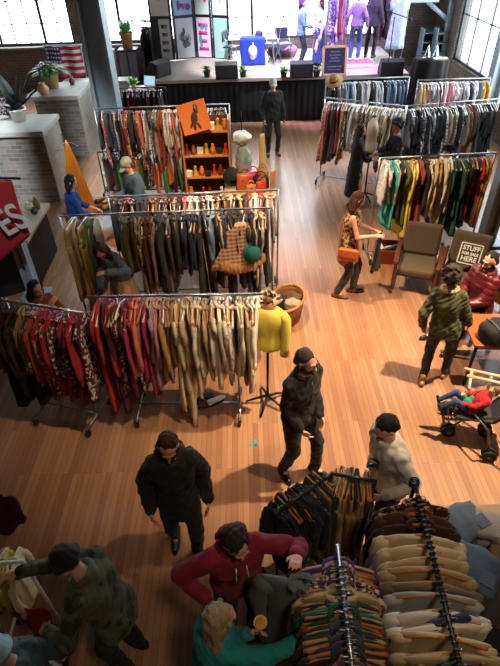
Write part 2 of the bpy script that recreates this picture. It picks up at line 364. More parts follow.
# potted plants
def potted(loc, label, pr, ph, fr, nl, potm, leafc, style='blade', up=.5, group=None, name='potted_plant'):
    t = thing(name, label, 'plant', loc, U(0, 6), group)
    MB().lathe([(pr * .02, 0), (pr * .72, 0), (pr, ph), (pr * 1.06, ph), (pr * 1.06, ph * .9), (pr * 1.1, ph * .9), (pr * 1.1, ph * 1.04), (pr * .9, ph * 1.04), (pr * .88, ph * .9), (.002, ph * .9)], n=20).build('pot', potm, t)
    MB().ell((0, 0, ph * .9), (pr * .86, pr * .86, ph * .06)).build('soil', soil, t)
    m = MB()
    for i in range(nl):
        a = U(0, 2 * pi); l = fr * U(.6, 1.1); e = U(.1, 1.2); wdt = l * (.09 if style == 'blade' else .26)
        n = 5; L_, R_ = [], []
        for k in range(n + 1):
            q = k / n; r = l * q * cos(e) ; z = ph + l * q * sin(e) * (1 if style != 'blade' else 1 - .55 * q) * (.6 + up) - .25 * l * q * q * (style == 'blade')
            ww = wdt * sin(pi * min(q + .08, 1)) * (1 if q < 1 else .05) + .002
            d = Vector((cos(a), sin(a), 0)); sd = Vector((-sin(a), cos(a), 0)); c = d * r + Vector((0, 0, z))
            L_.append(tuple(c + sd * ww)); R_.append(tuple(c - sd * ww))
        V = L_ + R_; m.add(V, [(k, k + 1, n + 2 + k, n + 1 + k) for k in range(n)])
    m.build('foliage', mat('leaf_' + leafc, leafc, .5, 0, .35, 8), t, solid=.002)
    return t
terracotta = mat('terracotta', 'b8703c', .7); basketm = mat('wicker', 'b59a68', .8, 0, .3, 60, .6); whitepot = mat('white_pot', 'd8d4cc', .5); greypot = mat('dark_pot', '2a2c2c', .6)
for u, v, l in ((207, 78, 'small leafy plant in dark pot on stage edge by the poster screen'), (243, 78, 'small green plant on stage edge below the blue table'), (284, 78, 'thin potted plant on stage edge beside the middle floor monitor'), (317, 78, 'small potted plant on stage edge beside the chalkboard')):
    potted(P(u, v, ST) + Vector((0, .12, 0)), l, .1, .16, .3, 34, greypot, '4f7a34', 'blade', .8, 'stage edge plants')
# brick pillars with stone tops
capm = mat('pale_stone', 'b4b4ae', .7, 0, .15, 5)
def pillar(x0, x1, y0, y1, h, label):
    t = thing('brick_pillar', label, 'pillar', ((x0 + x1) / 2, (y0 + y1) / 2, 0)); w, d = x1 - x0, y1 - y0
    MB().box((0, 0, (h - .1) / 2), (w, d, h - .1)).build('brickwork', brick_grey, t, smooth=False)
    MB().box((w / 2 + .012, 0, (h - .1) / 2), (.02, d, h - .1)).build('rendered_side', mat('rough_render', '9c968c', .9, 0, .35, 7, .5), t, smooth=False)
    MB().box((0, 0, h - .05), (w + .1, d + .1, .1)).build('capstone', capm, t, smooth=False, bevel=.012)
pillar(-5.3, -4.02, 10.42, 11.5, 1.5, 'grey brick pillar topped by the dark leaved plant in white pot')
pillar(-4.98, -3.95, 13.0, 14.25, 1.5, 'grey brick pillar topped by the fern in wicker pot')
potted(P(53, 88, 1.5), 'bushy green fern in a tan wicker pot on the brick pillar', .2, .34, .55, 150, basketm, '5c7a48', 'blade', .75)
potted(P(20, 121, 1.5), 'dark glossy broad leaved plant in white pot on brick pillar', .17, .24, .5, 16, whitepot, '1e2620', 'broad', .9)
pp = potted(PY(127, 50, 17.5), 'leafy plant in orange terracotta pot on the dark cabinet', .2, .42, .38, 40, terracotta, '5f9a5a', 'broad', .5)
# dark double cabinet, flag, sill clutter
def pxbox(u0, v0, u1, v1, Y):
    a = PY(u0, v0, Y); b = PY(u1, v1, Y); return a.x, b.x, b.z, a.z
x0, x1, z0, z1 = pxbox(117, 50, 140, 75, 17.5)
t = thing('storage_cabinet', 'dark double door cabinet under the terracotta potted plant', 'cabinet', ((x0 + x1) / 2, 17.7, 0)); w = x1 - x0
pp.location.z = z1; pp.location.y = 17.7
MB().box((0, 0, z1 / 2), (w, .5, z1)).build('body', mat('cabinet_black', '1d1a20', .5), t, smooth=False, bevel=.01)
for s in (-1, 1):
    d = MB().box((s * w / 4, -.26, z1 / 2), (w / 2 - .06, .02, z1 - .12)).build('door', mat('cabinet_door', '5c5564', .5), t, smooth=False)
    MB().box((s * .05, -.28, z1 / 2), (.02, .03, .2)).build('handle', steel, d, smooth=False)
a = PY(108, 50, 17.8); t = tag(MB().box((a.x, 17.8, .8), (.35, .4, 1.6)).box((a.x, 17.6, 1.3), (.3, .03, .5)).build('purple_locker', mat('locker_plum', '6a2450', .5), smooth=False, bevel=.01), 'narrow plum coloured locker between the column and dark cabinet', 'locker')
fx0, fx1, fz0, fz1 = pxbox(44, 47, 86, 76, 17.0)
t = thing('flag', 'striped flag with starred blue corner draped below window', 'flag', (0, 0, 0))
def flagf(i0, i1, j0, j1):
    def f(u, v):
        uu = i0 + (i1 - i0) * u; vv = j0 + (j1 - j0) * v
        return (fx0 + (fx1 - fx0) * uu, 17.0 + .05 * sin(uu * 14) + .02 * sin(vv * 9 + uu * 5), fz1 - (fz1 - fz0) * vv)
    return f
for k in range(9):
    i0 = .42 if k < 5 else 0
    MB().grid(flagf(i0, 1, k / 9, (k + 1) / 9), 24, 2).build('stripe', mat('flag_red', 'c01c44', .7) if k % 2 == 0 else mat('flag_white', 'e6e2ea', .7), t, solid=.004)
cn = MB().grid(flagf(0, .42, 0, 5 / 9), 16, 6).build('canton', mat('flag_blue', '1c2a78', .7), t, solid=.004)
sm = MB()
for i in range(5):
    for j in range(4):
        c = flagf(0, .42, 0, 5 / 9)((i + .5) / 5, (j + .5) / 4); r = .045
        V = [(c[0] + r * (1 if k % 2 == 0 else .42) * sin(k * pi / 5), c[1] - .02, c[2] + r * (1 if k % 2 == 0 else .42) * cos(k * pi / 5)) for k in range(10)]
        sm.add(V, [tuple(range(10))])
sm.build('star_print', mat('flag_white', 'e6e2ea', .7), cn, smooth=False)
tag(MB().tube([(fx0 - .05, 17.05, fz1 + .02), (fx1 + .05, 17.05, fz1 + .02)], .02, 8).tube([(fx0, 17.05, 0), (fx0, 17.05, fz1)], .018, 8).tube([(fx1, 17.05, 0), (fx1, 17.05, fz1)], .018, 8).build('flag_stand', steel), 'thin metal stand holding up the striped flag', 'stand')
# low white wall beyond the column
lw = PY(140, 76, 16.4); tag(MB().box((-4.3, 16.5, .5), (1.9, .4, 1.0)).box((-4.3, 16.5, 1.02), (2.0, .5, .06)).build('low_counter', whitepaint, smooth=False, bevel=.01), 'low white counter below the dark double cabinet', 'counter')
# small figures / vases on and behind the pillar
def vase(loc, label, c, h=.3, r=.1):
    t = thing('vase', label, 'vase', loc)
    MB().lathe([(.002, 0), (r * .6, 0), (r, h * .4), (r * .9, h * .6), (r * .45, h * .85), (r * .55, h), (r * .4, h), (r * .35, h * .85), (.002, h * .7)], n=18).build('vessel', mat('glaze_' + c, c, .35), t)
    return t
vase(Vector((-4.75, 13.15, 1.5)), 'tan round vase on pillar edge beside the fern', 'c89a70', .26, .14)
vase(Vector((-4.3, 14.05, 1.5)), 'small brown jar behind the fern on brick pillar', '7a4028', .16, .08)
# ------------------------------------------------------------------ garments
ORD = 'first second third fourth fifth sixth seventh eighth ninth tenth eleventh twelfth thirteenth fourteenth fifteenth sixteenth seventeenth eighteenth nineteenth twentieth'.split()
TENS = {2: 'twenty', 3: 'thirty', 4: 'forty', 5: 'fifty', 6: 'sixty'}
def ordinal(i):
    if i < 20: return ORD[i]
    n = i + 1; q, r = divmod(n, 10)
    return (TENS[q] + '-' + ORD[r - 1]) if r else TENS[q][:-1] + 'ieth'
def body_mesh(kind, seed, L_, w, th):
    rg = random.Random(seed); nz, na = 14, 26; R = []
    ph = [rg.uniform(0, 6.3) for _ in range(4)]; kf = rg.choice((3, 4, 5)); flare = dict(dress=1.25, skirt=1.3, shirt=1., jacket=1.02, sweater=1.02)[kind]
    for i in range(nz + 1):
        t = i / nz
        if kind == 'skirt': z = -.14 - L_ * t; hw = w * (.62 + .38 * t * flare * .8)
        elif t < .16: q = t / .16; z = -.075 - .085 * q ** 1.4; hw = .065 + (w - .065) * q ** .8
        else: q = (t - .16) / .84; z = -.16 - (L_ - .1) * q; hw = w * (.93 - .12 * sin(pi * min(q * 1.5, 1)) + (flare - .93) * q * q)
        d = th * (.42 + .58 * min(t * 2.2, 1)) * (1 + .5 * t)
        ring = []
        for k in range(na):
            a = 2 * pi * k / na; ca, sa = cos(a), sin(a)
            fo = 1 + (.45 * t * sin(kf * a * 2 + ph[0] + t * 2) if abs(sa) > .05 else 0)
            x = hw * math.copysign(abs(ca) ** .8, ca) * (1 + .03 * sin(9 * t + ph[1]))
            y = d * math.copysign(abs(sa) ** .75, sa) * fo + .018 * t * sin(x * 17 + ph[2]) + .012 * sin(t * 5 + ph[3])
            ring.append((x, y, z + (.012 * sin(kf * a + ph[1]) if i == nz else 0)))
        R.append(ring)
    return MB().rings(R)
def sleeve_mesh(s, seed, l, w, r0, r1):
    rg = random.Random(seed); n = 9; pts, rr = [], []
    fw = rg.uniform(-.03, .03); out = rg.uniform(.015, .05)
    for i in range(n + 1):
        t = i / n
        pts.append((s * (w - .04 + out * min(t * 2, 1) + .012 * sin(t * 6 + seed)), fw * t + .01 * sin(t * 7), -.155 - l * t))
        rr.append((r0 + (r1 - r0) * t) * (1 + .1 * sin(t * 19 + seed)) * (1 if i else .5))
    m = MB().tube(pts, rr, 9); V = m.V[0]; V[:, 1] = (V[:, 1]) * .5; return m
def hanger_mesh(w, wood=True):
    m = MB(); pts = [(x * w, 0, -.07 - .085 * abs(x) ** 1.3 - .01 * x * x) for x in np.linspace(-1, 1, 15)]
    m.tube(pts, .011 if wood else .006, 6)
    if not wood: m.tube([(-w, 0, -.165), (w, 0, -.165)], .004, 5)
    return m
def hook_mesh(): return MB().tube([(0, 0, -.075), (0, 0, -.03)] + [(.022 - .022 * cos(a), 0, .0 + .022 * sin(a) - .005) for a in np.linspace(-.9, 3.6, 9)], .0028, 5)
def trouser_mesh(seed, l):
    rg = random.Random(seed); m = MB(); R = []
    for i in range(7):
        t = i / 6; z = -.1 - .24 * t
        R.append([(.19 * (1 + .12 * t) * math.copysign(abs(cos(a)) ** .7, cos(a)), (.02 + .02 * t) * sin(a), z) for a in np.linspace(0, 2 * pi, 20, endpoint=False)])
    return m.rings(R)
def trouser_leg(s, seed, l):
    rg = random.Random(seed + s); R = []; p = rg.uniform(0, 6)
    for i in range(9):
        t = i / 8; z = -.30 - (l - .2) * t; c = s * (.105 + .012 * t); hw = .108 - .02 * t
        R.append([(c + hw * cos(a), (.034) * sin(a) * (1 + .3 * sin(3 * a + p)) + .015 * t * sin(p + 4 * t), z) for a in np.linspace(0, 2 * pi, 16, endpoint=False)])
    return MB().rings(R)
def clip_hanger(): return MB().box((0, 0, -.075), (.34, .012, .014)).box((-.15, 0, -.095), (.03, .02, .05)).box((.15, 0, -.095), (.03, .02, .05))
PROTO = {}
def protos():
    for hk, hm in (('wood', hanger_mesh(.2)), ('wire', hanger_mesh(.2, False)), ('clip', clip_hanger())): PROTO['h_' + hk] = hm.mesh('hanger', True, [wood_light])
    PROTO['hook'] = hook_mesh().mesh('hook', True, [chrome])
    spec = dict(shirt=[('shirt', .62, .2, .017, .24), ('shirt', .7, .205, .02, .5), ('shirt', .58, .19, .016, 0), ('shirt', .74, .21, .02, .52)],
        dress=[('dress', 1.0, .19, .02, .2), ('dress', 1.18, .2, .022, .46), ('dress', .92, .185, .02, 0)],
        jacket=[('jacket', .72, .215, .03, .55), ('jacket', .95, .22, .034, .57), ('jacket', .66, .21, .03, .54)],
        sweater=[('sweater', .62, .225, .03, .52), ('sweater', .68, .235, .032, .54)],
        skirt=[('skirt', .6, .2, .02, 0), ('skirt', .78, .21, .022, 0)])
    for k, vs in spec.items():
        for i, (kk, l, w, th, sl) in enumerate(vs):
            for j in range(3):
                sd = 100 * i + 7 * j + len(k)
                parts = [('body', body_mesh(kk, sd, l, w, th).mesh('body', True, [cloth()]))]
                if sl:
                    r0 = .05 if k not in ('jacket', 'sweater') else .06
                    for s in (-1, 1): parts.append(('sleeve', sleeve_mesh(s, sd, sl, w, r0, r0 * .72).mesh('sleeve', True, [cloth()])))
                if k in ('shirt', 'jacket'):
                    cm = MB().tube([(.075 * sin(a), .045 * cos(a) * .7, -.085 + .012 * cos(a)) for a in np.linspace(-2.7, 2.7, 11)], .014, 6)
                    parts.append(('collar', cm.mesh('collar', True, [cloth()])))
                PROTO.setdefault(k, []).append(parts)
    for j in range(4):
        l = .95 + .04 * j
        PROTO.setdefault('trousers', []).append([('waist', trouser_mesh(j, l).mesh('waist', True, [cloth()])), ('trouser_leg', trouser_leg(-1, j, l).mesh('trouser_leg', True, [cloth()])), ('trouser_leg', trouser_leg(1, j, l).mesh('trouser_leg', True, [cloth()]))])
protos()
HW = dict(wood=wood_light, white=whiteplastic, black=blackplastic, wire=chrome, orange=mat('orange_wood', 'b8763a', .45))
PATN = dict(floral='floral print', stripe='striped', plaid='plaid', leopard='leopard print', denim='denim', camo='mottled', fur='fluffy', shiny='glossy')
KN = dict(shirt='shirt', dress='dress', jacket='jacket', sweater='sweater', skirt='skirt', trousers='trousers')
def put(ob_name, me, parent, m, c=None):
    o = bpy.data.objects.new(ob_name, me); C.objects.link(o); o.parent = parent
    o.material_slots[0].link = 'OBJECT'; o.material_slots[0].material = m
    if c is not None: o.color = (*c, 1)
    return o
def garment(kind, loc, rz, label, group, color, pat='plain', hang='wood', scale=(1, 1, 1), tilt=0, var=None, hook=True, near=False):
    t = thing('hanging_' + kind, label, kind, loc, rz, group); t.scale = scale; t.rotation_euler.x = tilt
    vs = PROTO[kind]; parts = vs[var % len(vs)] if var is not None else random.choice(vs)
    c = Vector(col(color)) * U(.8, 1.12)
    for n, me in parts: put(n, me, t, cloth(pat), c)
    hm = PROTO['h_clip'] if kind in ('trousers', 'skirt') else PROTO['h_wire'] if hang == 'wire' else PROTO['h_wood']
    h = put('hanger', hm, t, HW[hang]); h.location.z = 0 if near else -.016
    if hook: put('hook', PROTO['hook'], h, chrome)
    return t
def fill(p0, p1, n, spec, end, rack, group, hang=('wood', 'white'), jit=.16, hook=True, base=0, scale=1., order=1, swing=.05, gap=None, near=False):
    """hang n garments between two points of a rail; spec(t) gives kind, colour, print, length scale"""
    p0, p1 = Vector(p0), Vector(p1); d = p1 - p0; ry = math.atan2(d.y, d.x) + pi / 2
    for i in range(n):
        t = (i + .5 + U(-.25, .25)) / n
        if gap and gap[0] < t < gap[1]: continue
        k, c, pt, zl = spec(t)
        q = i if order > 0 else n - 1 - i
        cn = NICE.get(c, c); pn = PATN.get(pt, '')
        if pn and cn.startswith(pn): pn = ''
        lb = ' '.join(f"{cn} {pn} {KN[k]}, {ordinal(q)} from {end} on {rack}".split())
        s = scale * U(.94, 1.06)
        garment(k, p0 + d * t, ry + U(-jit, jit) + (pi if rnd() < .3 else 0), lb, group, c, pt, random.choice(hang), (s, s * U(.9, 1.25), s * zl * U(.95, 1.05)), U(-swing, swing), hook=hook, near=near)
def pick(table):
    """table: [(upto t, [(kind, colour, print, z scale), ...])]"""
    def f(t):
        for u, ch in table:
            if t <= u:
                c = random.choice(ch); return (c + ('plain', 1.))[:4] if len(c) == 2 else (c + (1.,)) if len(c) == 3 else c
        return f(.0)
    return f
def rolling_rack(name, p0, p1, label, zr=None, foot=.28, low=.12, casters=True, rmat=None, ext=.06, group='rolling clothes racks', topbar=True, ribbed=False, mid=None, inset=.0):
    p0, p1 = Vector(p0), Vector(p1); d = p1 - p0; l = d.length; h = (p0.z + p1.z) / 2; rz = math.atan2(d.y, d.x); c = (p0 + p1) / 2
    t = thing(name, label, 'clothes rack', (c.x, c.y, 0), rz, group); rm = rmat or chrome
    x = l / 2 + ext; xu = x - inset
    m = MB().tube([(-x, 0, h), (x, 0, h)], .0135, 10)
    if ribbed:
        for k in range(int(l / .035)): m.lathe([(.0135, -.004), (.021, -.003), (.021, .003), (.0135, .004)], (-l / 2 + k * .035, 0, h), 10, rot=Matrix.Rotation(pi / 2, 4, 'Y'))
    m.build('rail', rm, t)
    for s in (-1, 1):
        MB().tube([(s * xu, 0, low), (s * xu, 0, h + .01)], .0135, 10).build('upright', rm, t)
        b = MB().tube([(s * xu, -foot, low), (s * xu, foot, low)], .0135, 10).build('foot_bar', rm, t)
        if casters:
            for f in (-1, 1):
                w = MB(); w.lathe([(.002, -.014), (.035, -.014), (.038, -.008), (.038, .008), (.035, .014), (.002, .014)], (s * xu, f * (foot - .02), .038), 14, rot=Matrix.Rotation(pi / 2, 4, 'Y'))
                w.box((s * xu, f * (foot - .02), .085), (.04, .03, .06)); w.build('caster', rubber, t)
    if low and mid is None: MB().tube([(-xu, 0, low), (xu, 0, low)], .012, 8).build('base_bar', rm, t)
    return t
# --- front rack: crimson to cream, square on to the camera
a, b = P(92, 297, 1.72), P(258, 294, 1.72)
rolling_rack('clothes_rack', a, b, 'chrome rolling rack of crimson to cream clothes beside the yellow dress form', inset=.3)
S = pick([(.10, [('dress', 'crimson'), ('shirt', 'red', 'shiny', 1.2), ('dress', 'maroon')]), (.24, [('dress', 'wine'), ('shirt', 'crimson'), ('dress', 'maroon', 'floral'), ('shirt', 'magenta', 'plain', 1.2)]),
    (.36, [('shirt', 'mauve', 'plain', 1.15), ('shirt', 'coral'), ('dress', 'burgundy'), ('dress', 'magenta', 'shiny', .9), ('shirt', 'beige')]),
    (.48, [('shirt', 'pink'), ('dress', 'lilac', 'plain', .95), ('shirt', 'coral'), ('shirt', 'tan', 'plain', 1.1)]),
    (.54, [('dress', 'cream', 'plain', 1.25), ('dress', 'cream', 'plain', 1.1), ('dress', 'beige', 'plain', 1.2)]), (.6, [('dress', 'cream', 'plain', 1.08), ('shirt', 'cream', 'plain', 1.1), ('shirt', 'beige'), ('dress', 'taupe', 'plain', .9)]),
    (1.1, [('shirt', 'cream', 'plain', 1.1), ('shirt', 'ivory', 'floral', 1.1), ('shirt', 'beige', 'plain', 1.25), ('dress', 'beige', 'plain', .85), ('shirt', 'taupe', 'plain', 1.3), ('dress', 'cream', 'stripe', .85), ('shirt', 'ivory'), ('dress', 'khaki', 'plain', .8)])])
fill(a, b, 48, S, 'dress form', 'the crimson-to-cream rack', 'clothes on the crimson to cream rack', ('wood', 'orange', 'white'), order=-1, scale=1.13)
# --- slanted rack beside it
a, b = P(-6, 299, 1.66), P(78, 312, 1.66)
rolling_rack('clothes_rack', a, b, 'chrome rolling rack of brown and red clothes slanting up to the crimson rack', inset=.2)
S = pick([(.3, [('jacket', 'chocolate'), ('dress', 'charcoal'), ('jacket', 'brown'), ('dress', 'black')]), (.5, [('shirt', 'tan', 'plain', 1.1), ('jacket', 'rust'), ('shirt', 'brown', 'floral', 1.1)]),
    (1.1, [('dress', 'crimson'), ('shirt', 'maroon', 'floral', 1.2), ('dress', 'wine', 'floral', 1.), ('shirt', 'coral', 'floral', 1.1), ('dress', 'maroon'), ('shirt', 'crimson')])])
fill(a, b, 26, S, 'crimson rack', 'the slanting brown rack', 'clothes on the slanting brown rack', ('white', 'wood', 'wire'), order=-1, scale=1.12)
# --- second rack row
a, b = P(64, 216, 1.72), P(268, 208, 1.72)
rolling_rack('clothes_rack', a, b, 'chrome rack of tan, grey and black clothes ending at the plaid display')
S = pick([(.1, [('trousers', 'mustard'), ('trousers', 'tan'), ('shirt', 'khaki', 'plain', 1.3), ('dress', 'tan')]), (.2, [('shirt', 'olive', 'plain', 1.2), ('shirt', 'green'), ('dress', 'beige'), ('trousers', 'tan')]), (.36, [('dress', 'khaki', 'floral', 1.), ('jacket', 'brown'), ('dress', 'black'), ('jacket', 'olive')]),
    (.55, [('jacket', 'charcoal'), ('shirt', 'taupe', 'plain', 1.3), ('dress', 'grey'), ('shirt', 'brown', 'plain', 1.2), ('jacket', 'black')]), (.72, [('shirt', 'denim', 'denim', 1.2), ('shirt', 'sky'), ('jacket', 'grey'), ('dress', 'charcoal'), ('shirt', 'navy')]),
    (1.1, [('jacket', 'black'), ('dress', 'black'), ('jacket', 'charcoal'), ('dress', 'navy', 'plain', .95), ('shirt', 'beige', 'stripe', 1.2)])])
fill(a, b, 52, S, 'plaid display', 'the tan-to-black rack', 'clothes on the tan to black rack', ('wood', 'orange', 'white'), order=-1, gap=(.15, .27), scale=1.1)
a, b = P(112, 197, 1.72), P(274, 190, 1.72)
rolling_rack('clothes_rack', a, b, 'grey rack of maroon and white clothes just behind the tan-to-black rack', rmat=steel)
S = pick([(.35, [('shirt', 'brown', 'floral', 1.), ('shirt', 'maroon'), ('jacket', 'charcoal')]), (.7, [('shirt', 'maroon', 'stripe', 1.), ('shirt', 'white'), ('shirt', 'wine'), ('shirt', 'pink')]), (1.1, [('shirt', 'rust'), ('shirt', 'tan', 'floral', 1.), ('jacket', 'brown'), ('shirt', 'cream')])])
fill(a, b, 30, S, 'goods table', 'the rack behind', 'clothes on the maroon and white rack', ('white', 'wood'), hook=False, order=-1)
# --- third row, by the steel column
a, b = P(97, 109, 1.8), P(226, 104, 1.8)
rolling_rack('clothes_rack', a, b, 'long grey rack of dark prints before the wide steel column', rmat=steel, group='far racks')
S = pick([(.3, [('dress', 'black'), ('dress', 'maroon'), ('shirt', 'grey', 'floral', 1.2), ('dress', 'rust', 'floral', .9), ('shirt', 'crimson'), ('jacket', 'charcoal')]), (.65, [('dress', 'black', 'stripe', .9), ('dress', 'rust'), ('shirt', 'white', 'floral', 1.1), ('dress', 'navy'), ('dress', 'brown', 'floral', 1.), ('shirt', 'coral', 'plain', 1.2)]),
    (1.1, [('dress', 'orange', 'floral', .9), ('shirt', 'black', 'floral', 1.2), ('dress', 'brown'), ('shirt', 'tan', 'stripe', 1.2), ('dress', 'charcoal', 'floral', .9)])])
fill(a, b, 46, S, 'orange picture board', 'the dark print rack', 'clothes on the dark print rack', ('white', 'wood', 'wire'), hook=False, order=-1)
a, b = P(100, 152, .95) + Vector((0, 0, 0)), P(200, 150, .95)
t = rolling_rack('clothes_rack', Vector((a.x, a.y - .0, .95)), Vector((b.x, a.y, .95)), 'low dark rail of green and orange clothes under the dark print rack', rmat=blackmetal, group='far racks', foot=.2, low=.1)
fill(a, Vector((b.x, a.y, .95)), 24, pick([(1.1, [('skirt', 'black'), ('skirt', 'green', 'shiny', 1.), ('skirt', 'rust'), ('skirt', 'charcoal', 'floral', 1.), ('skirt', 'orange'), ('skirt', 'wine')])]), 'wooden shelf', 'the low dark rail', 'skirts on the low rail', ('black',), hook=False, order=-1)
# small rack near the column
a, b = PY(122, 88, 13.6), PY(162, 84, 13.6); b.z = a.z
rolling_rack('clothes_rack', a, b, 'small black rack of plum clothes beside the wide steel column', rmat=blackmetal, group='far racks')
fill(a, b, 14, pick([(1.1, [('shirt', 'burgundy'), ('shirt', 'charcoal'), ('shirt', 'black'), ('shirt', 'wine')])]), 'steel column', 'the small plum rack', 'clothes on the small plum rack', ('white',), hook=False, near=True)
a, b = P(-10, 84, 1.75), P(22, 84, 1.75)
a, b = PY(-12, 95, 11.9), PY(16, 92, 11.9); b.z = a.z
rolling_rack('clothes_rack', a, b, 'black rack of dark prints beyond the brick pillar and white pot', rmat=blackmetal, group='far racks')
fill(a, b, 9, pick([(1.1, [('jacket', 'black'), ('shirt', 'charcoal', 'floral', 1.), ('dress', 'black', 'floral', 1.), ('jacket', 'wine')])]), 'brick pillar', 'the rack beyond the white pot', 'clothes beyond the brick pillar', ('white',), hook=False, order=-1)
# --- far right racks
a, b = P(328, 98, 1.76), P(404, 106, 1.76)
rolling_rack('clothes_rack', a, b, 'white topped rack of rust and printed dresses behind the beige dress form', rmat=steel, group='far racks')
S = pick([(.25, [('dress', 'rust'), ('dress', 'crimson'), ('dress', 'brown'), ('dress', 'black'), ('dress', 'coral', 'floral', 1.)]), (.6, [('dress', 'beige', 'leopard', .95), ('dress', 'tan', 'floral', 1.), ('dress', 'burgundy'), ('shirt', 'white', 'stripe', 1.2), ('dress', 'black')]), (1.1, [('dress', 'tan'), ('dress', 'grey', 'floral', .9), ('shirt', 'beige', 'plain', 1.2), ('dress', 'taupe'), ('jacket', 'black')])])
fill(a, b, 34, S, 'stage side', 'the rust dress rack', 'clothes on the rust dress rack', ('white',), hook=False, near=True)
a, b = P(409, 106, 1.76), P(497, 99, 1.76)
rolling_rack('clothes_rack', a, b, 'white topped rack of grey and black clothes meeting the rust dress rack', rmat=steel, group='far racks')
S = pick([(.4, [('dress', 'black'), ('shirt', 'grey', 'plain', 1.2), ('dress', 'charcoal', 'floral', 1.), ('jacket', 'black'), ('shirt', 'beige', 'plain', 1.2)]), (.75, [('shirt', 'taupe', 'plain', 1.2), ('dress', 'tan'), ('jacket', 'black'), ('shirt', 'grey', 'plaid', 1.2), ('jacket', 'brown')]), (1.1, [('jacket', 'black'), ('dress', 'black'), ('dress', 'charcoal')])])
fill(a, b, 34, S, 'rust dress rack', 'the grey-and-black rack', 'clothes on the grey and black rack', ('white',), hook=False, near=True)
a, b = P(329, 80, 1.76), P(407, 77, 1.76)
rolling_rack('clothes_rack', a, b, 'rack of white and denim clothes against the stage end', rmat=steel, group='far racks')
fill(a, b, 26, pick([(.6, [('shirt', 'white'), ('shirt', 'sky'), ('shirt', 'grey', 'floral', 1.), ('shirt', 'black'), ('jacket', 'charcoal')]), (1.1, [('jacket', 'denim', 'denim', 1.), ('jacket', 'navy'), ('shirt', 'sky', 'stripe', 1.1), ('jacket', 'black')])]), 'straw hat', 'the stage end rack', 'clothes on the stage end rack', ('white',), hook=False, near=True)
a, b = P(421, 80, 1.76), P(488, 78, 1.76)
rolling_rack('clothes_rack', a, b, 'farthest rack of mixed pale clothes below the tall window', rmat=steel, group='far racks')
fill(a, b, 26, pick([(.12, [('jacket', 'tan'), ('shirt', 'beige')]), (.55, [('shirt', 'white'), ('shirt', 'pink'), ('jacket', 'black'), ('shirt', 'red', 'plaid', 1.), ('shirt', 'grey', 'stripe', 1.1), ('shirt', 'sky')]), (.93, [('jacket', 'charcoal'), ('shirt', 'grey'), ('jacket', 'navy'), ('shirt', 'white', 'floral', 1.)]), (1.1, [('jacket', 'mustard')])]), 'black pedestal', 'the farthest pale rack', 'clothes on the farthest rack', ('white',), hook=False, near=True)
a, b = P(384, 158, 1.76), P(492, 153, 1.76)
rolling_rack('clothes_rack', a, b, 'chrome rack of teal, cream and green clothes behind the armchairs')
S = pick([(.07, [('shirt', 'white', 'floral', .9)]), (.13, [('dress', 'turquoise', 'plain', .9)]), (.2, [('dress', 'charcoal'), ('shirt', 'cream')]), (.32, [('dress', 'yellow'), ('shirt', 'mustard'), ('dress', 'cream'), ('dress', 'olive')]), (.42, [('jacket', 'black'), ('dress', 'rust'), ('shirt', 'grey', 'plain', 1.2)]), (.66, [('dress', 'cream', 'plain', .9), ('shirt', 'ivory', 'plain', 1.2), ('shirt', 'beige', 'plain', 1.2), ('shirt', 'tan', 'plain', 1.2)]), (.78, [('dress', 'darkgreen'), ('jacket', 'darkgreen')]), (.86, [('jacket', 'black'), ('dress', 'black')]), (.93, [('dress', 'red', 'plain', .95), ('dress', 'charcoal')]), (1.1, [('dress', 'mustard', 'plain', .9), ('jacket', 'charcoal')])])
fill(a, b, 34, S, 'the teal end', 'the rack behind the armchairs', 'clothes behind the armchairs', ('white', 'wood'), order=1)
# --- near racks at the bottom right: rail runs toward the camera
a, b = P(339, 556, 1.68), P(356, 700, 1.68)
rolling_rack('clothes_rack', b, a, 'ribbed chrome rack packed with wooden hangers beside the teal jacket sleeve', ribbed=True, low=.12)
S = pick([(.08, [('shirt', 'purple'), ('shirt', 'pink', 'floral', 1.), ('shirt', 'navy', 'floral', 1.)]), (.2, [('shirt', 'sky', 'denim', 1.), ('shirt', 'charcoal', 'stripe', 1.), ('shirt', 'maroon', 'floral', 1.)]), (.3, [('jacket', 'tan'), ('jacket', 'beige'), ('jacket', 'khaki')]), (.75, [('shirt', 'black'), ('shirt', 'darkgreen'), ('shirt', 'teal'), ('shirt', 'navy'), ('shirt', 'charcoal'), ('shirt', 'wine'), ('shirt', 'brown')]), (1.1, [('shirt', 'red'), ('shirt', 'orange'), ('shirt', 'darkgreen'), ('shirt', 'white'), ('shirt', 'maroon'), ('shirt', 'navy')])])
fill(a, b, 34, S, 'the purple end', 'the packed ribbed rack', 'clothes on the packed ribbed rack', ('wood', 'orange'), jit=.06, scale=1.12, near=True)
a, b = P(417, 492, 1.7), P(466, 690, 1.7)
rolling_rack('clothes_rack', b, a, 'dark ribbed rack of cream sweaters with a ringed end post', ribbed=True, rmat=mat('gunmetal', '4a4c50', .35, .9), low=.12)
QS = [('jacket', 'chocolate', 'floral'), ('jacket', 'brown', 'plain'), ('jacket', 'chocolate', 'plain'), ('sweater', 'cream', 'plain'), ('sweater', 'cream', 'plain'), ('sweater', 'beige', 'plain'), ('sweater', 'beige', 'plain'), ('sweater', 'taupe', 'plain'), ('sweater', 'silver', 'plain'), ('sweater', 'white', 'plain'), ('sweater', 'ivory', 'plain'), ('sweater', 'cream', 'plain'), ('sweater', 'beige', 'plain'), ('shirt', 'darkgreen', 'plain'), ('sweater', 'beige', 'plain')]
d = b - a; ry = math.atan2(d.y, d.x) + pi / 2
for i, (k, c, pt) in enumerate(QS):
    garment(k, a + d * ((i + .6) / len(QS)), ry + U(-.14, .14), f"{NICE.get(c, c)} {k}, {ordinal(i)} from ringed post on the sweater rack", 'clothes on the sweater rack', c, pt, 'orange', (1.15, 1.0, 1.05), U(.0, .12), near=True)
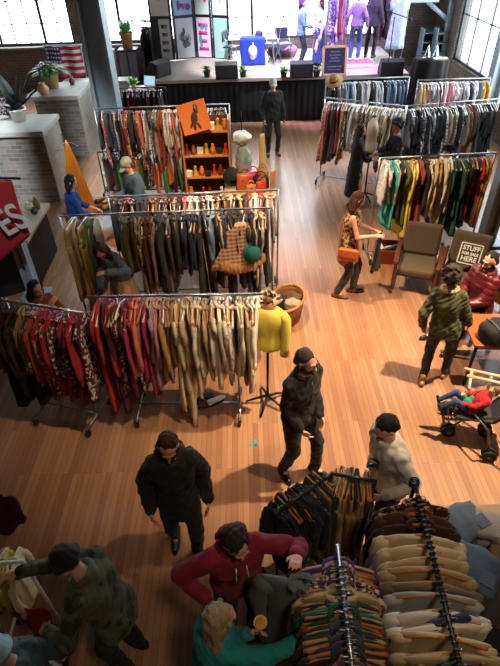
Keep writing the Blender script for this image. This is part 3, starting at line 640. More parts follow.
SWEAT = lambda i, a=a, d=d: a + d * ((i + .6) / len(QS))
ring = thing('rail_ring', 'dark clamp rings around the end post of the sweater rack', 'clamp', a + Vector((0, .07, -.02)))
for k in range(3): MB().tube([(.03 * cos(q), .03 * sin(q), .02 * k) for q in np.linspace(0, 2 * pi, 17)], .006, 6).build('ring', blackmetal, ring)
# corner rack of trousers
a, m_, b = P(279, 511, 1.3), P(329, 476, 1.3), P(374, 481, 1.3)
rolling_rack('clothes_rack', a, m_, 'short dark rack of navy and tan trousers near the black shoes', zr=1.3, ribbed=True, rmat=mat('gunmetal', '4a4c50', .35, .9), ext=.01, foot=.2)
rolling_rack('clothes_rack', m_ + Vector((.03, .02, 0)), b, 'short dark rack of tan trousers in front of the white shirt man', ribbed=True, rmat=mat('gunmetal', '4a4c50', .35, .9), ext=.01, foot=.2)
fill(a, m_, 14, pick([(.4, [('shirt', 'black'), ('trousers', 'black'), ('shirt', 'navy')]), (1.1, [('trousers', 'charcoal'), ('trousers', 'tan'), ('shirt', 'navy'), ('trousers', 'olive')])]), 'black shoes', 'the short navy rack', 'clothes on the short navy rack', ('black', 'black', 'orange'), swing=.1, scale=.85)
fill(m_ + Vector((.03, .02, 0)), b, 11, pick([(.5, [('trousers', 'tan'), ('shirt', 'khaki'), ('trousers', 'beige')]), (1.1, [('trousers', 'navy'), ('shirt', 'charcoal'), ('trousers', 'brown'), ('trousers', 'tan')])]), 'rack corner', 'the short tan rack', 'clothes on the short tan rack', ('black', 'orange', 'black'), swing=.1, scale=.85)
# bottom left rack
a, b = P(-40, 566, 1.35), P(16, 562, 1.35)
rolling_rack('clothes_rack', a, P(14, 562, 1.35), 'white rack of yellow and cream clothes held by the camouflage jacket person', rmat=whitepaint, foot=.2)
fill(a, P(12, 562, 1.35), 7, pick([(.45, [('shirt', 'white', 'plain', .8), ('shirt', 'cream', 'plain', .8)]), (.75, [('shirt', 'cream', 'plain', .8), ('shirt', 'tan', 'plain', .8)]), (1.1, [('shirt', 'yellow', 'plain', .7), ('shirt', 'cream', 'plain', .8)])]), 'camouflage jacket', 'the white corner rack', 'clothes on the white corner rack', ('white', 'wood'), order=-1, scale=.8)
# ------------------------------------------------------------------ people
V3 = lambda *a: Vector(a)
def solidify_soup(mb, name, voxel, smooth=4, fold=0., quilt=0., seed=0, hairy=0.):
    """union of overlapping closed forms -> one continuous skin"""
    me = mb.mesh(name, False); o = bpy.data.objects.new('tmp', me); C.objects.link(o)
    r = o.modifiers.new('r', 'REMESH'); r.mode = 'VOXEL'; r.voxel_size = voxel; r.use_smooth_shade = True
    if smooth: s = o.modifiers.new('s', 'SMOOTH'); s.factor = .5; s.iterations = smooth
    dg = bpy.context.evaluated_depsgraph_get(); out = bpy.data.meshes.new_from_object(o.evaluated_get(dg))
    bpy.data.objects.remove(o); bpy.data.meshes.remove(me); out.name = name; out.materials.clear()
    n = len(out.vertices)
    if (fold or quilt or hairy) and n:
        co = np.empty(n * 3, np.float32); out.vertices.foreach_get('co', co); co = co.reshape(-1, 3)
        nr = np.empty(n * 3, np.float32); out.vertices.foreach_get('normal', nr); nr = nr.reshape(-1, 3)
        x, y, z = co.T; rg = np.random.RandomState(seed); d = np.zeros(n)
        if fold:
            for k in range(7):
                f = rg.uniform(-1, 1, 3) * np.array([38, 38, 40]) * (1 + k * .3); w = rg.uniform(-1, 1, 3) * 12
                d += np.sin(x * f[0] + y * f[1] + z * f[2] + 1.6 * np.sin(x * w[0] + y * w[1] + z * w[2]) + rg.uniform(0, 6)) * fold / (1.9 + .3 * k)
        if quilt: d += quilt * (np.abs(np.sin(z * pi / .075)) ** .6 - .6)
        if hairy:
            for k in range(6):
                f = rg.normal(0, 1, 3) * 75; f[2] *= .45; d += np.sin(x * f[0] + y * f[1] + z * f[2] + rg.uniform(0, 6)) * hairy / 2.6
        co = co + nr * d[:, None]; out.vertices.foreach_set('co', co.astype(np.float32).ravel()); out.update()
    out.polygons.foreach_set('use_smooth', [True] * len(out.polygons))
    return out
def ik(a, t, l1, l2, pole):
    d = t - a; Ln = min(d.length, l1 + l2 - .004); Ln = max(Ln, abs(l1 - l2) + .01); dn = d.normalized()
    x = (l1 * l1 - l2 * l2 + Ln * Ln) / (2 * Ln); h = math.sqrt(max(l1 * l1 - x * x, 0))
    p = pole - dn * pole.dot(dn); p = p.normalized() if p.length > 1e-5 else dn.orthogonal().normalized()
    return a + dn * x + p * h, a + dn * Ln
def person(label, loc, face, h=1.75, female=False, pose=None, top=None, bottom=None, shoe='141416', hair=None, skin_tone='light', name='person', cat='person', voxel=.0095, group=None, extras=(), headless=False, build=1.):
    """face: heading in degrees (0 = +X, 90 = away from the camera). Pose in local metres: x = own right hand side, y = forward, z = up."""
    po = dict(pelvis=(0, 0, .93), lean=(0, .03), twist=0, nod=12, turn=0, tilt=0, rh=None, lh=None, rf=None, lf=None, rpole=None, lpole=None, rk=(.15, 1, 0), lk=(-.15, 1, 0), curl=.35, rpalm=None, lpalm=None)
    po.update(pose or {}); sc = h / 1.75
    t = thing(name, label, cat, loc, radians(face - 90), group); t.scale = (sc, sc, sc)
    W0 = Matrix.Translation(Vector(loc)) @ Matrix.Rotation(radians(face - 90), 4, 'Z') @ Matrix.Scale(sc, 4); Wi = W0.inverted()
    for n in ('rh', 'lh'):
        if po.get(n + 'w') is not None: po[n] = tuple(Wi @ Vector(po[n + 'w']))
    pel = V3(*po['pelvis']); lx, ly = po['lean']
    T = V3(lx, ly, 1).normalized() if abs(ly) < 3 else V3(lx, ly, 1).normalized()
    tw = radians(po['twist']); Rp = V3(1, 0, 0); Rs = Matrix.Rotation(tw, 3, T) @ Rp; Rs = (Rs - T * Rs.dot(T)).normalized(); Fs = T.cross(Rs); Rp0 = (Rp - T * Rp.dot(T)).normalized(); Fp = T.cross(Rp0)
    sw = (.152 if female else .176) * build
    shc = pel + T * .475; neck = pel + T * .53
    hd = (Matrix.Rotation(-radians(po['nod']) * .5, 3, Rs) @ T)
    hd = (hd * .75 + V3(0, 0, .25)).normalized()
    headc = neck + hd * .15
    Mh = Matrix((Rs, Fs, T)).transposed().to_3x3()
    Mh = Mh @ Matrix.Rotation(radians(po['turn']), 3, 'Z') @ Matrix.Rotation(-radians(po['nod']), 3, 'X') @ Matrix.Rotation(radians(po['tilt']), 3, 'Y')
    H = lambda x, y, z: headc + Mh @ V3(x, y, z)
    A = {}
    for s, n in ((1, 'r'), (-1, 'l')):
        sh = shc + Rs * s * sw - T * .01
        tgt = po[n + 'h']; tgt = V3(*tgt) if tgt is not None else pel + V3(s * (.27 + .02), .06, -.06)
        pole = V3(*po[n + 'pole']) if po[n + 'pole'] else V3(s * .45, -1, -.25)
        e, w = ik(sh, tgt, .29, .26, pole); A[n] = (sh, e, w)
        hip = pel + V3(s * .088, 0, -.02); ft = po[n + 'f']; ft = V3(*ft) if ft is not None else V3(s * .11, 0, .075)
        k, a = ik(hip, ft, .435, .435, V3(*po[n + 'k'])); A[n + 'g'] = (hip, k, a)
    def fdir(n):
        q = po.get(n + 'toe'); return V3(*q).normalized() if q else V3(.18 if n == 'r' else -.18, 1, 0).normalized()
    def torso(m, th, rings, s=24):
        R = []
        for q, rx, ry, bl in rings:
            c = pel + T * q if q >= 0 else pel + V3(0, 0, q) * (1 if T.z > .6 else .55) + (T * q) * (0 if T.z > .6 else .45)
            rv = (Rp0.lerp(Rs, max(0, min(1, bl)))).normalized(); fv = T.cross(rv)
            if q < 0: rv = Rp; fv = V3(0, 1, 0) if T.z > .6 else Fp
            R.append([tuple(c + rv * (rx * build + th) * cos(2 * pi * k / s) + fv * (ry * build + th) * sin(2 * pi * k / s)) for k in range(s)])
        m.rings(R)
    fm = female
    TR = [(-.08, .12, .10, 0), (0, .172 if fm else .165, .118, 0), (.08, .158, .112, .1), (.18, .132 if fm else .15, .1, .4), (.3, .155 if fm else .175, .115, .8), (.36, .165 if fm else .182, .122 if fm else .118, 1), (.44, .165 if fm else .187, .098, 1), (.49, .12 if fm else .135, .08, 1), (.53, .062, .058, 1)]
    # --- body
    m = MB(); torso(m, 0, TR)
    if not headless:
        m.cap(pel + T * .5, headc - hd * .05, .054, .052)
        m.ell(H(0, -.012, .03), (.072, .09, .086), Mh, 18, 12); m.ell(H(0, .03, -.035), (.058, .062, .075), Mh, 16, 10); m.ell(H(0, .05, -.085), (.03, .03, .028), Mh)
        m.cap(H(0, .088, .012), H(0, .112, -.022), .009, .0145, 8); m.ell(H(0, .078, .03), (.055, .016, .012), Mh)
        for s in (-1, 1): m.ell(H(s * .076, -.008, -.002), (.011, .02, .032), Mh, 10, 8)
        m.ell(H(0, .087, -.052), (.024, .012, .007), Mh, 10, 7)
    for n, s in (('r', 1), ('l', -1)):
        sh, e, w = A[n]; m.cap(sh - Rs * s * .012, e, .04 if fm else .046, .035, 14); m.cap(e, w, .036, .026, 14)
        d = (w - e).normalized(); pn = po[n + 'palm']; pn = V3(*pn) if pn else V3(-s, 0, 0) if abs(d.z) > .5 else V3(-s * .3, 0, -1)
        pn = (pn - d * pn.dot(d)).normalized(); ax = d.cross(pn) * s; c = w + d * .05
        Mp = Matrix((ax, pn, d)).transposed().to_3x3(); m.ell(c, (.041, .017, .052), Mp, 14, 9); m.cap(w - d * .03, w + d * .02, .027, .025)
        cu = po['curl']
        for i, (o, ln) in enumerate(((.03, .073), (.0105, .08), (-.0105, .075), (-.03, .058))):
            r = w + d * .085 + ax * o; p = [r - d * .03]; ang = .1; dd = d
            for sg in (.45, .32, .25):
                ang += cu; dd = (d * cos(ang) + pn * sin(ang) + ax * o * 2.2).normalized(); p.append(r + dd * ln * sg); r = p[-1]
            m.cap(p[0], p[1], .0095, .009, 8); m.cap(p[1], p[2], .009, .0085, 8); m.cap(p[2], p[3], .0085, .007, 8)
        b0 = w + d * .03 + ax * .026; b1 = b0 + (d * .6 + ax * .7 + pn * .3).normalized() * .036; b2 = b1 + (d * .9 + ax * .15 + pn * .35).normalized() * .034
        m.cap(b0, b1, .013, .011, 8); m.cap(b1, b2, .011, .008, 8)
        hip, k, a = A[n + 'g']; m.cap(hip, k, .085, .055, 16); m.cap(k, a, .056, .036, 16); f = fdir(n); m.cap(a - V3(0, 0, .03), a + f * .13 - V3(0, 0, .045), .035, .026)
    sk = skin(skin_tone) if not isinstance(skin_tone, bpy.types.Material) else skin_tone
    def add(mb, nm, material, c=None, parent=t, **kw):
        me = solidify_soup(mb, nm, kw.pop('voxel', voxel), **kw); me.materials.append(material); o = bpy.data.objects.new(nm, me); C.objects.link(o); o.parent = parent
        if c is not None: o.color = (*col(c), 1)
        return o
    add(m, 'body', sk, smooth=3, voxel=min(voxel, .0085))
    sd = int(abs(loc[0] * 91 + loc[1] * 37)) % 1000
    # --- bottoms
    if bottom:
        th = bottom.get('thick', .012); m = MB()
        if bottom.get('type') == 'skirt':
            ln = bottom.get('len', .5); fl = bottom.get('flare', .06)
            torso(m, th + .01, [(-ln, .16 + fl, .12 + fl, 0), (-ln * .5, .165 + fl * .5, .125 + fl * .4, 0), (-.05, .17, .122, 0), (.03, .165, .115, 0), (.12, .14, .1, .2)])
        else:
            torso(m, th, [(-.06, .12, .1, 0), (0, .168, .118, 0), (.09, .155, .11, .1), (.12, .14, .104, .2)])
            for n in 'rl':
                hip, k, a = A[n + 'g']; cu = a + (k - a).normalized() * bottom.get('crop', .035); m.cap(hip, k, .088 + th, .058 + th, 16); m.cap(k, cu, .059 + th, bottom.get('cuff', .044) + th, 16)
        add(m, 'skirt' if bottom.get('type') == 'skirt' else 'trousers', cloth(bottom.get('pat', 'plain')), bottom['c'], fold=.0045, seed=sd + 1)
    # --- shoes
    if shoe:
        for n in 'rl':
            hip, k, a = A[n + 'g']; f = fdir(n); m = MB(); u = V3(0, 0, 1); g = a - u * .04
            m.cap(g - f * .045, g + f * .15 - u * .008, .04, .032, 14); m.cap(a + u * (.06 if po.get('boot') else .0), g + f * .02, .045, .042, 14)
            o = add(m, 'shoe', mat('shoe_' + shoe, shoe, .35), voxel=.008, smooth=3)
            s2 = MB(); rt = V3(f.y, -f.x, 0)
            R = []
            for zz in (-.0745, -.058): R.append([tuple(V3(a.x, a.y, a.z + zz) + f * (.055 + .14 * cos(q)) + rt * (.046 - .006 * cos(q)) * sin(q)) for q in np.linspace(0, 2 * pi, 20, endpoint=False)])
            s2.rings(R).build('sole', mat('sole_black', '1a1614', .7), o)
    # --- tops
    def sleeves(m, th, sl, puff=0):
        for n in 'rl':
            sh, e, w = A[n]
            if sl == 'none': continue
            m.cap(sh - Rs * (.02 if n == 'r' else -.02), e if sl != 'short' else sh.lerp(e, .6), (.05 if fm else .056) + th * .55 + puff, .044 + th * .6 + puff, 14)
            if sl == 'long': m.cap(e, e.lerp(w, .97), .045 + th * .6 + puff, .033 + th * .7, 14)
            if sl == 'elbow': m.cap(e, e.lerp(w, .45), .045 + th * .6, .042 + th * .6, 14)
    for g in (top if isinstance(top, (list, tuple)) else [top] if top else []):
        th = g.get('thick', .016); ln = g.get('len', .06); m = MB(); fl = g.get('flare', .0)
        rr = [(-ln, .168 + fl, .124 + fl, 0)] + ([(-ln * .45, .17 + fl * .6, .124 + fl * .5, 0)] if ln > .2 else []) + [(.0, .173, .122, 0)] + TR[2:7] + [(.49, .125, .085, 1), (.515, .09, .075, 1)]
        if g.get('neck', 1): rr.append((.535, .066, .064, 1))
        torso(m, th, rr); sleeves(m, th, g.get('sleeve', 'long'), g.get('puff', 0))
        o = add(m, g.get('name', 'shirt'), cloth(g.get('pat', 'plain')), g['c'], fold=g.get('fold', .006), quilt=g.get('quilt', 0), seed=sd)
        if g.get('hood'):
            q = MB(); q.ell(pel + T * .52 - Fs * .1, (.115, .06, .09), Matrix((Rs, Fs, T)).transposed()); q.cap(pel + T * .54 - Rs * .09 - Fs * .04, pel + T * .5 - Rs * .05 + Fs * .08, .035, .025); q.cap(pel + T * .54 + Rs * .09 - Fs * .04, pel + T * .5 + Rs * .05 + Fs * .08, .035, .025)
            add(q, 'hood', cloth(g.get('pat', 'plain')), g['c'], parent=o, fold=.005, seed=sd + 3)
            if g.get('cords'):
                for s in (-1, 1): MB().tube([pel + T * (.5 - .06 * i) + Rs * s * (.035 + .003 * i) + Fs * (.1 + .012 * min(i, 3) + th) for i in range(4)], .0045, 6).build('drawstring', whitepaint, o)
        if g.get('collar'):
            q = MB(); q.tube([pel + T * (.535 + .01 * cos(a)) + Rs * .085 * sin(a) - Fs * .078 * cos(a) for a in np.linspace(-2.6, 2.6, 15)], g.get('collar_r', .026), 10)
            add(q, 'collar', cloth('fur' if g['collar'] != g['c'] else 'plain'), g['collar'], parent=o, hairy=.006 if g['collar'] != g['c'] else 0, seed=3)
        if g.get('zip'):
            MB().tube([pel + T * q + Fs * (r + th + .004) for q, r in ((g['zip'], .115), (.3, .117), (.36, .122), (.44, .1), (.5, .084))], .004, 6).build('zip', steel, o)
    # --- face and hair
    if not headless:
        if po.get('eyes', True):
            for s in (-1, 1):
                MB().ell(H(s * .03, .0655, .012), (.0135, .008, .008), Mh, 10, 8).build('eye', mat('eye_white', 'd8d4cc', .3), t)
                MB().ell(H(s * .03, .0728, .012), (.0062, .003, .0062), Mh, 8, 6).build('iris', mat('iris_brown', '24160e', .3), t)
                MB().tube([H(s * .014, .09, .034), H(s * .034, .086, .04), H(s * .05, .072, .034)], .003, 6).build('eyebrow', mat('brow_' + (hair or {}).get('c', '241a14'), (hair or {}).get('c', '241a14'), .8), t)
            MB().ell(H(0, .094, -.052), (.022, .007, .0075), Mh, 10, 6).build('mouth', mat('lips', 'a05a50', .5), t)
        if hair:
            st_ = hair['s']; m = MB(); hc = hair['c']; hm = mat('hair_' + hc, hc, .8, 0, .45, 90, .8)
            if st_ in ('short', 'long', 'curly', 'bob'):
                m.ell(H(0, -.03, .047), (.078, .09, .078), Mh @ Matrix.Rotation(.25, 3, 'X'), 18, 12); m.ell(H(0, -.058, -.005), (.077, .058, .085), Mh, 16, 10)
                for s in (-1, 1): m.ell(H(s * .064, -.035, .01), (.02, .04, .055), Mh)
            if st_ in ('long', 'bob'):
                n_ = hair.get('len', .3)
                for s in (-1, -.5, 0, .5, 1):
                    a0 = H(s * .066, -.045 - .03 * (1 - abs(s)), -.01); g = V3(0, 0, -1) if hair.get('hang', 1) else -T
                    e0 = a0 + g * n_ * .5 - Fs * .02 + Rs * s * .03; e1 = a0 + g * n_ + Rs * s * .02 - (Fs * .03 if T.z > .6 else V3(0, 0, 0))
                    m.cap(a0, e0, .036, .04); m.cap(e0, e1, .04, .018)
                for s in (-1, 1): m.cap(H(s * .075, .02, .05), H(s * .082, .01, -.1), .02, .018)
            if st_ == 'curly':
                rg = random.Random(5)
                for i in range(46):
                    a, b = rg.uniform(0, 6.28), rg.uniform(-.7, 1.5); p = V3(.1 * cos(b) * cos(a), -.02 + .11 * cos(b) * sin(a), .045 + .1 * sin(b))
                    if p.y > .05 and p.z < .06: continue
                    m.ell(H(*p), (rg.uniform(.024, .036),) * 3, None, 10, 7)
            if st_ == 'beanie':
                m.ell(H(0, -.016, .052), (.089, .107, .095), Mh, 18, 12); m.tube([H(.09 * cos(a), -.012 + .107 * sin(a), .03 - .01 * sin(a)) for a in np.linspace(0, 2 * pi, 25)], .017, 8)
                add(m, 'beanie', cloth('plain'), hc, smooth=2, hairy=.002)
            elif st_ == 'cap':
                m.ell(H(0, -.016, .05), (.086, .104, .085), Mh, 18, 12); o = add(m, 'cap', cloth('floral'), hc, smooth=2, voxel=.008)
                br = MB(); br.grid(lambda u, v: tuple(H((u - .5) * .15 * (1 - .35 * v * v), .07 + .1 * v * (1 - (2 * u - 1) ** 2 * .35), .045 - .02 * v - .02 * (2 * u - 1) ** 2)), 10, 5); br.build('brim', cloth('plain'), o, color=hc, solid=.004)
                m = MB(); m.ell(H(0, -.05, -.02), (.076, .058, .08), Mh); add(m, 'hair', mat('hair_5a4630', '5a4630', .6), hairy=.004)
            else: add(m, 'hair', hm, smooth=2, hairy=.005 if st_ != 'curly' else .007, seed=sd, voxel=max(.008, voxel * .85))
            if hair.get('beard'):
                m = MB(); m.ell(H(0, .042, -.062), (.061, .058, .052), Mh, 16, 10)
                for s in (-1, 1): m.ell(H(s * .055, .015, -.03), (.018, .03, .05), Mh)
                add(m, 'beard', hm, smooth=2, hairy=.003, voxel=.008)
            if hair.get('bun'): add(MB().ell(H(0, -.12, .05), (.05, .05, .05)), 'bun', hm, hairy=.005)
        if 'glasses' in extras:
            m = MB()
            for s in (-1, 1):
                m.tube([H(s * .034 + .027 * cos(a), .098, .01 + .02 * sin(a)) for a in np.linspace(0, 2 * pi, 17)], .003, 6); m.tube([H(s * .06, .096, .014), H(s * .08, .04, .016), H(s * .08, -.01, .012)], .003, 6)
            m.tube([H(-.008, .1, .014), H(.008, .1, .014)], .003, 6); m.build('glasses', blackplastic, t)
    W = Matrix.Translation(t.location) @ Matrix.Rotation(t.rotation_euler.z, 4, 'Z') @ Matrix.Scale(sc, 4)
    return t, {k: [W @ q for q in v] for k, v in A.items()}, W @ headc, W
def at_head(u, v, h): p = P(u, v, h * .985); return Vector((p.x, p.y, 0))
# the man in black at the centre
person('man in black half zip sweater, black trousers and glasses standing alone in mid floor', (0.45, 3.38, 0), -52, 1.78, pose=dict(lean=(.0, .09), nod=8, turn=10, rh=(.13, .17, .90), lh=(-.12, .18, .92), rf=(.13, -.05, .075), lf=(-.14, .16, .075), rtoe=(.35, 1, 0), ltoe=(-.25, 1, 0)),
    top=dict(c='121214', name='sweater', len=.1, zip=.2, thick=.02, collar='121214', collar_r=.02), bottom=dict(c='131316'), shoe='0c0c0e', hair=dict(s='short', c='33221a', beard=1), extras=('glasses',), voxel=.008, skin_tone='light')
# by the stage
T_, A_, hd_, W_ = person('person in black with white cap standing before the black stage skirt', (0.70, 12.85, 0), -80, 1.8, pose=dict(nod=10, lh=(-.26, .08, .84), rh=(.24, .12, .9), lf=(-.12, .02, .075)), top=dict(c='121216', name='jacket', len=.12, thick=.03), bottom=dict(c='121214'), hair=dict(s='cap', c='c8ccd0'), voxel=.012)
bt = A_['r'][2]; o = thing('folded_tripod', 'slim folded tripod held by the person before the stage', 'tripod', (bt.x, bt.y - .03, 0))
for k in range(3): MB().tube([(.02 * cos(k * 2.1), .02 * sin(k * 2.1), bt.z - .05), (.05 * cos(k * 2.1), .05 * sin(k * 2.1), .32)], .012, 6).build('leg', blackmetal, o)
MB().box((0, 0, bt.z), (.05, .05, .1)).build('head', blackplastic, o)
# leopard woman
T_, A_, hd_, W_ = person('woman in leopard print sleeveless tunic looking down at green cloth in her hands', (1.50, 6.66, 0), -14, 1.74, True, dict(lean=(0, .06), nod=26, turn=12, rh=(.10, .36, 1.12), lh=(-.10, .38, 1.1), rf=(.1, -.1, .075), lf=(-.1, .14, .075), boot=1),
    top=dict(c='c49a62', pat='leopard', name='tunic', len=.3, sleeve='none', flare=.015, thick=.014), bottom=dict(c='3a3a36', pat='plain'), shoe='8a5a34', hair=dict(s='long', c='43200f', len=.24), voxel=.009)
bg = thing('shoulder_bag', 'orange leather shoulder bag on the hip of the leopard print woman', 'bag', W_ @ V3(.21, .02, .84), radians(-22))
MB().box((0, 0, 0), (.3, .09, .19)).build('pouch', mat('orange_leather', 'c4622a', .4), bg, bevel=.03); MB().box((0, -.05, .04), (.3, .012, .12)).build('flap', mat('orange_leather', 'c4622a', .4), bg, bevel=.01)
l0 = bg.matrix_basis.inverted(); sp = [V3(.14, 0, .05), l0 @ (W_ @ V3(.16, .12, 1.2)), l0 @ (W_ @ V3(.02, .1, 1.42)), l0 @ (W_ @ V3(-.08, -.03, 1.46)), l0 @ (W_ @ V3(.03, -.14, 1.25)), V3(-.14, 0, .05)]
MB().tube(sp, .009, 6).build('strap', mat('orange_leather', 'c4622a', .4), bg)
def drape(name, label, cat, loc, w, l, c, pat='plain', rz=0, amp=.04, group=None):
    m = MB(); ph = U(0, 6)
    m.grid(lambda u, v: ((u - .5) * w * (1 - .25 * sin(pi * v)), amp * sin(u * 11 + ph + v * 2) * (.3 + v), -v * l - .04 * abs(u - .5)), 22, 14)
    o = m.build(name, cloth(pat), color=c, loc=loc, rz=rz, solid=.008); return tag(o, label, cat, group)
hp = (A_['r'][2] + A_['l'][2]) / 2; drape('folded_trousers', 'dark green garment hanging from the hands of leopard woman', 'trousers', hp + V3(.06, -.02, .03), .24, .62, '3a4434', rz=radians(60))
# pair beyond
e = at_head(360, 121, 1.66); e.y -= .3; e.x -= .06
T_, *_ = person('woman with long brown hair in black top and dark skirt facing the short haired person', e, -5, 1.68, True, dict(nod=14, rh=(.12, .38, 1.08), lh=(-.1, .36, 1.05)), top=dict(c='16161a', name='top', len=.05, sleeve='elbow'), bottom=dict(c='14161e', type='skirt', len=.62, flare=.03), hair=dict(s='long', c='3a2216', len=.26), voxel=.012)
e = at_head(400, 120, 1.66); person('person with short black hair in black jacket over pink behind the teal dress', e, 190, 1.66, True, dict(nod=16, rh=(.1, .34, 1.1), lh=(-.1, .36, 1.06)), top=[dict(c='c04a70', name='shirt', thick=.01), dict(c='17171a', name='jacket', len=.1, thick=.024, neck=0)], bottom=dict(c='17171a'), hair=dict(s='curly', c='15110f'), voxel=.012)
e = at_head(452, 152, 1.6); person('dark haired person mostly hidden behind the rack of green coats', (e.x, e.y + .1, 0), 200, 1.66, True, dict(nod=10), top=dict(c='2a2a30', name='jacket', len=.1), bottom=dict(c='17171a'), hair=dict(s='curly', c='1c1512'), voxel=.013)
# green jacket walking away
person('curly haired woman in olive green jacket walking away across the floor', (2.33, 4.70, 0), 62, 1.66, True, dict(lean=(-.14, .0), nod=16, turn=8, rh=(.24, .16, .92), lh=(-.27, -.02, .86), rf=(.14, .12, .075), lf=(-.1, -.16, .085), boot=1), top=dict(c='4c5334', name='jacket', len=.12, thick=.026, puff=.008, collar='b89a68', collar_r=.034, fold=.008), bottom=dict(c='20262c', cuff=.04), shoe='9a6a38', hair=dict(s='curly', c='33231a'), voxel=.0085)
# seated man with sign
seat = P(487, 312, .47)
T_, A_, hd_, W_ = person('bearded man with glasses in maroon puffer jacket seated beside the sign', (seat.x - .1, seat.y + .1, 0), 206, 1.78, pose=dict(pelvis=(0, -.02, .52), lean=(0, .06), nod=12, turn=-4, rh=(.1, .34, .68), lh=(-.06, .36, .66), rf=(.2, .5, .075), lf=(-.14, .5, .075), rk=(.3, 1, .6), lk=(-.3, 1, .6)), top=dict(c='5e141e', pat='shiny', name='puffer_jacket', len=.06, thick=.03, puff=.012, quilt=.011, fold=.003, collar='5e141e', collar_r=.03), bottom=dict(c='2a2420'), hair=dict(s='short', c='1c1412', beard=1), extras=('glasses',), voxel=.0085)
wc = thing('wooden_chair', 'dark wooden chair under the seated man in maroon puffer jacket', 'chair', (seat.x - .1, seat.y + .1, 0), radians(206 + 90))
MB().box((0, .02, .4), (.46, .46, .04)).build('seat', wood_dark, wc, smooth=False, bevel=.01); MB().box((0, .27, .68), (.44, .03, .34)).build('backrest', mat('orange_wood', 'b8763a', .45), wc, smooth=False, bevel=.012)
for sx in (-1, 1):
    MB().box((sx * .2, -.18, .19), (.04, .04, .38)).build('leg', wood_dark, wc, smooth=False); MB().box((sx * .2, .25, .42), (.04, .04, .84)).build('leg', wood_dark, wc, smooth=False)
q = (A_['r'][2] + A_['l'][2]) / 2; tag(MB().ell((0, 0, 0), (.07, .05, .05)).ell((.05, .02, .01), (.05, .04, .04)).build('red_mitten', cloth('plain'), color='c01c30', loc=q + V3(-.06, -.04, .02)), 'bright red knitted mitten in the hands of the seated man', 'mitten')
# white shirt man
e = at_head(384, 424, 1.78)
T_, A_, hd_, W_ = person('man in white long sleeved shirt holding a dark green phone', (e.x + .2, e.y + .13, 0), 200, 1.78, pose=dict(lean=(0, .2), nod=30, turn=6, rhw=P(374, 458, 1.22), lh=(-.2, .2, 1.0), rpole=(.7, -.6, -.5), rpalm=(-.3, 0, 1)), top=dict(c='dcd8d0', name='shirt', len=.14, thick=.02), bottom=dict(c='2c2c30'), hair=dict(s='short', c='16110f'), voxel=.008)
w = A_['r'][2]; d = (A_['r'][2] - A_['r'][1]).normalized()
ph = thing('phone', 'dark green cased phone in the hand of the white shirt man', 'phone', w + d * .11 + V3(0, 0, .035), math.atan2(d.y, d.x)); ph.rotation_euler.y = -.5
MB().box((.03, 0, 0), (.2, .1, .012)).build('case', mat('green_case', '1c3a2a', .4), ph, bevel=.006); MB().box((.03, 0, .0065), (.18, .085, .002)).build('screen', mat('phone_glass', '14201c', .1), ph)
# dark coat man
person('person in long black parka with hands in pockets walking past the front rack', (-.66, 2.52, 0), -78, 1.74, pose=dict(lean=(0, .06), nod=26, turn=-6, rh=(.24, .12, .92), lh=(-.24, .12, .9), rf=(.1, -.12, .075), lf=(-.09, .1, .075)), top=dict(c='15161a', name='parka', len=.26, thick=.03, puff=.006, flare=.0, hood=1, fold=.008), bottom=dict(c='16181c'), shoe='121214', hair=dict(s='short', c='2a1712', beard=1), voxel=.0085, skin_tone='mid', build=.92)
# maroon hoodie
e = at_head(234, 524, 1.78)
T_, A_, hd_, W_ = person('man in maroon hoodie reaching out to the packed ribbed rack', (e.x - .02, e.y + .08, 0), -72, 1.78, pose=dict(lean=(.02, .16), nod=30, turn=8, lhw=P(297, 556, 1.5), rh=(.26, .13, 1.0), lpole=(-.3, -.6, -.8), rpole=(1, -.6, 0), lpalm=(0, 0, -1)), top=dict(c='8a1a34', name='hoodie', len=.1, thick=.024, puff=.004, hood=1, cords=1), bottom=dict(c='23251f'), hair=dict(s='short', c='231a16'), voxel=.008)
# blonde in teal jacket
e = at_head(232, 626, 1.64)
T_, A_, hd_, W_ = person('woman with long fair hair in teal jacket reaching to the packed rack', (e.x - .16, e.y + .08, 0), 14, 1.64, True, dict(lean=(.02, .12), nod=14, turn=10, rhw=P(304, 640, 1.35), lhw=P(248, 634, 1.2), rpole=(.3, -.4, -.9), rpalm=(0, 0, -1)), top=dict(c='16888a', name='jacket', len=.1, thick=.028), bottom=dict(c='2a2a2e'), hair=dict(s='long', c='a08a6a', len=.34), voxel=.008)
w = A_['l'][2]; cupo = thing('paper_cup', 'yellow lined paper cup held by the woman in teal', 'cup', w + V3(.08, .04, -.04))
MB().lathe([(.03, 0), (.042, .11), (.044, .113), (.04, .113), (.028, .006), (.002, .006)], n=20).build('cup', mat('cup_paper', 'd8c8a0', .5), cupo); MB().lathe([(.002, .09), (.037, .09), (.037, .094), (.002, .094)], n=16).build('drink', mat('drink_yellow', 'c89a30', .3), cupo)
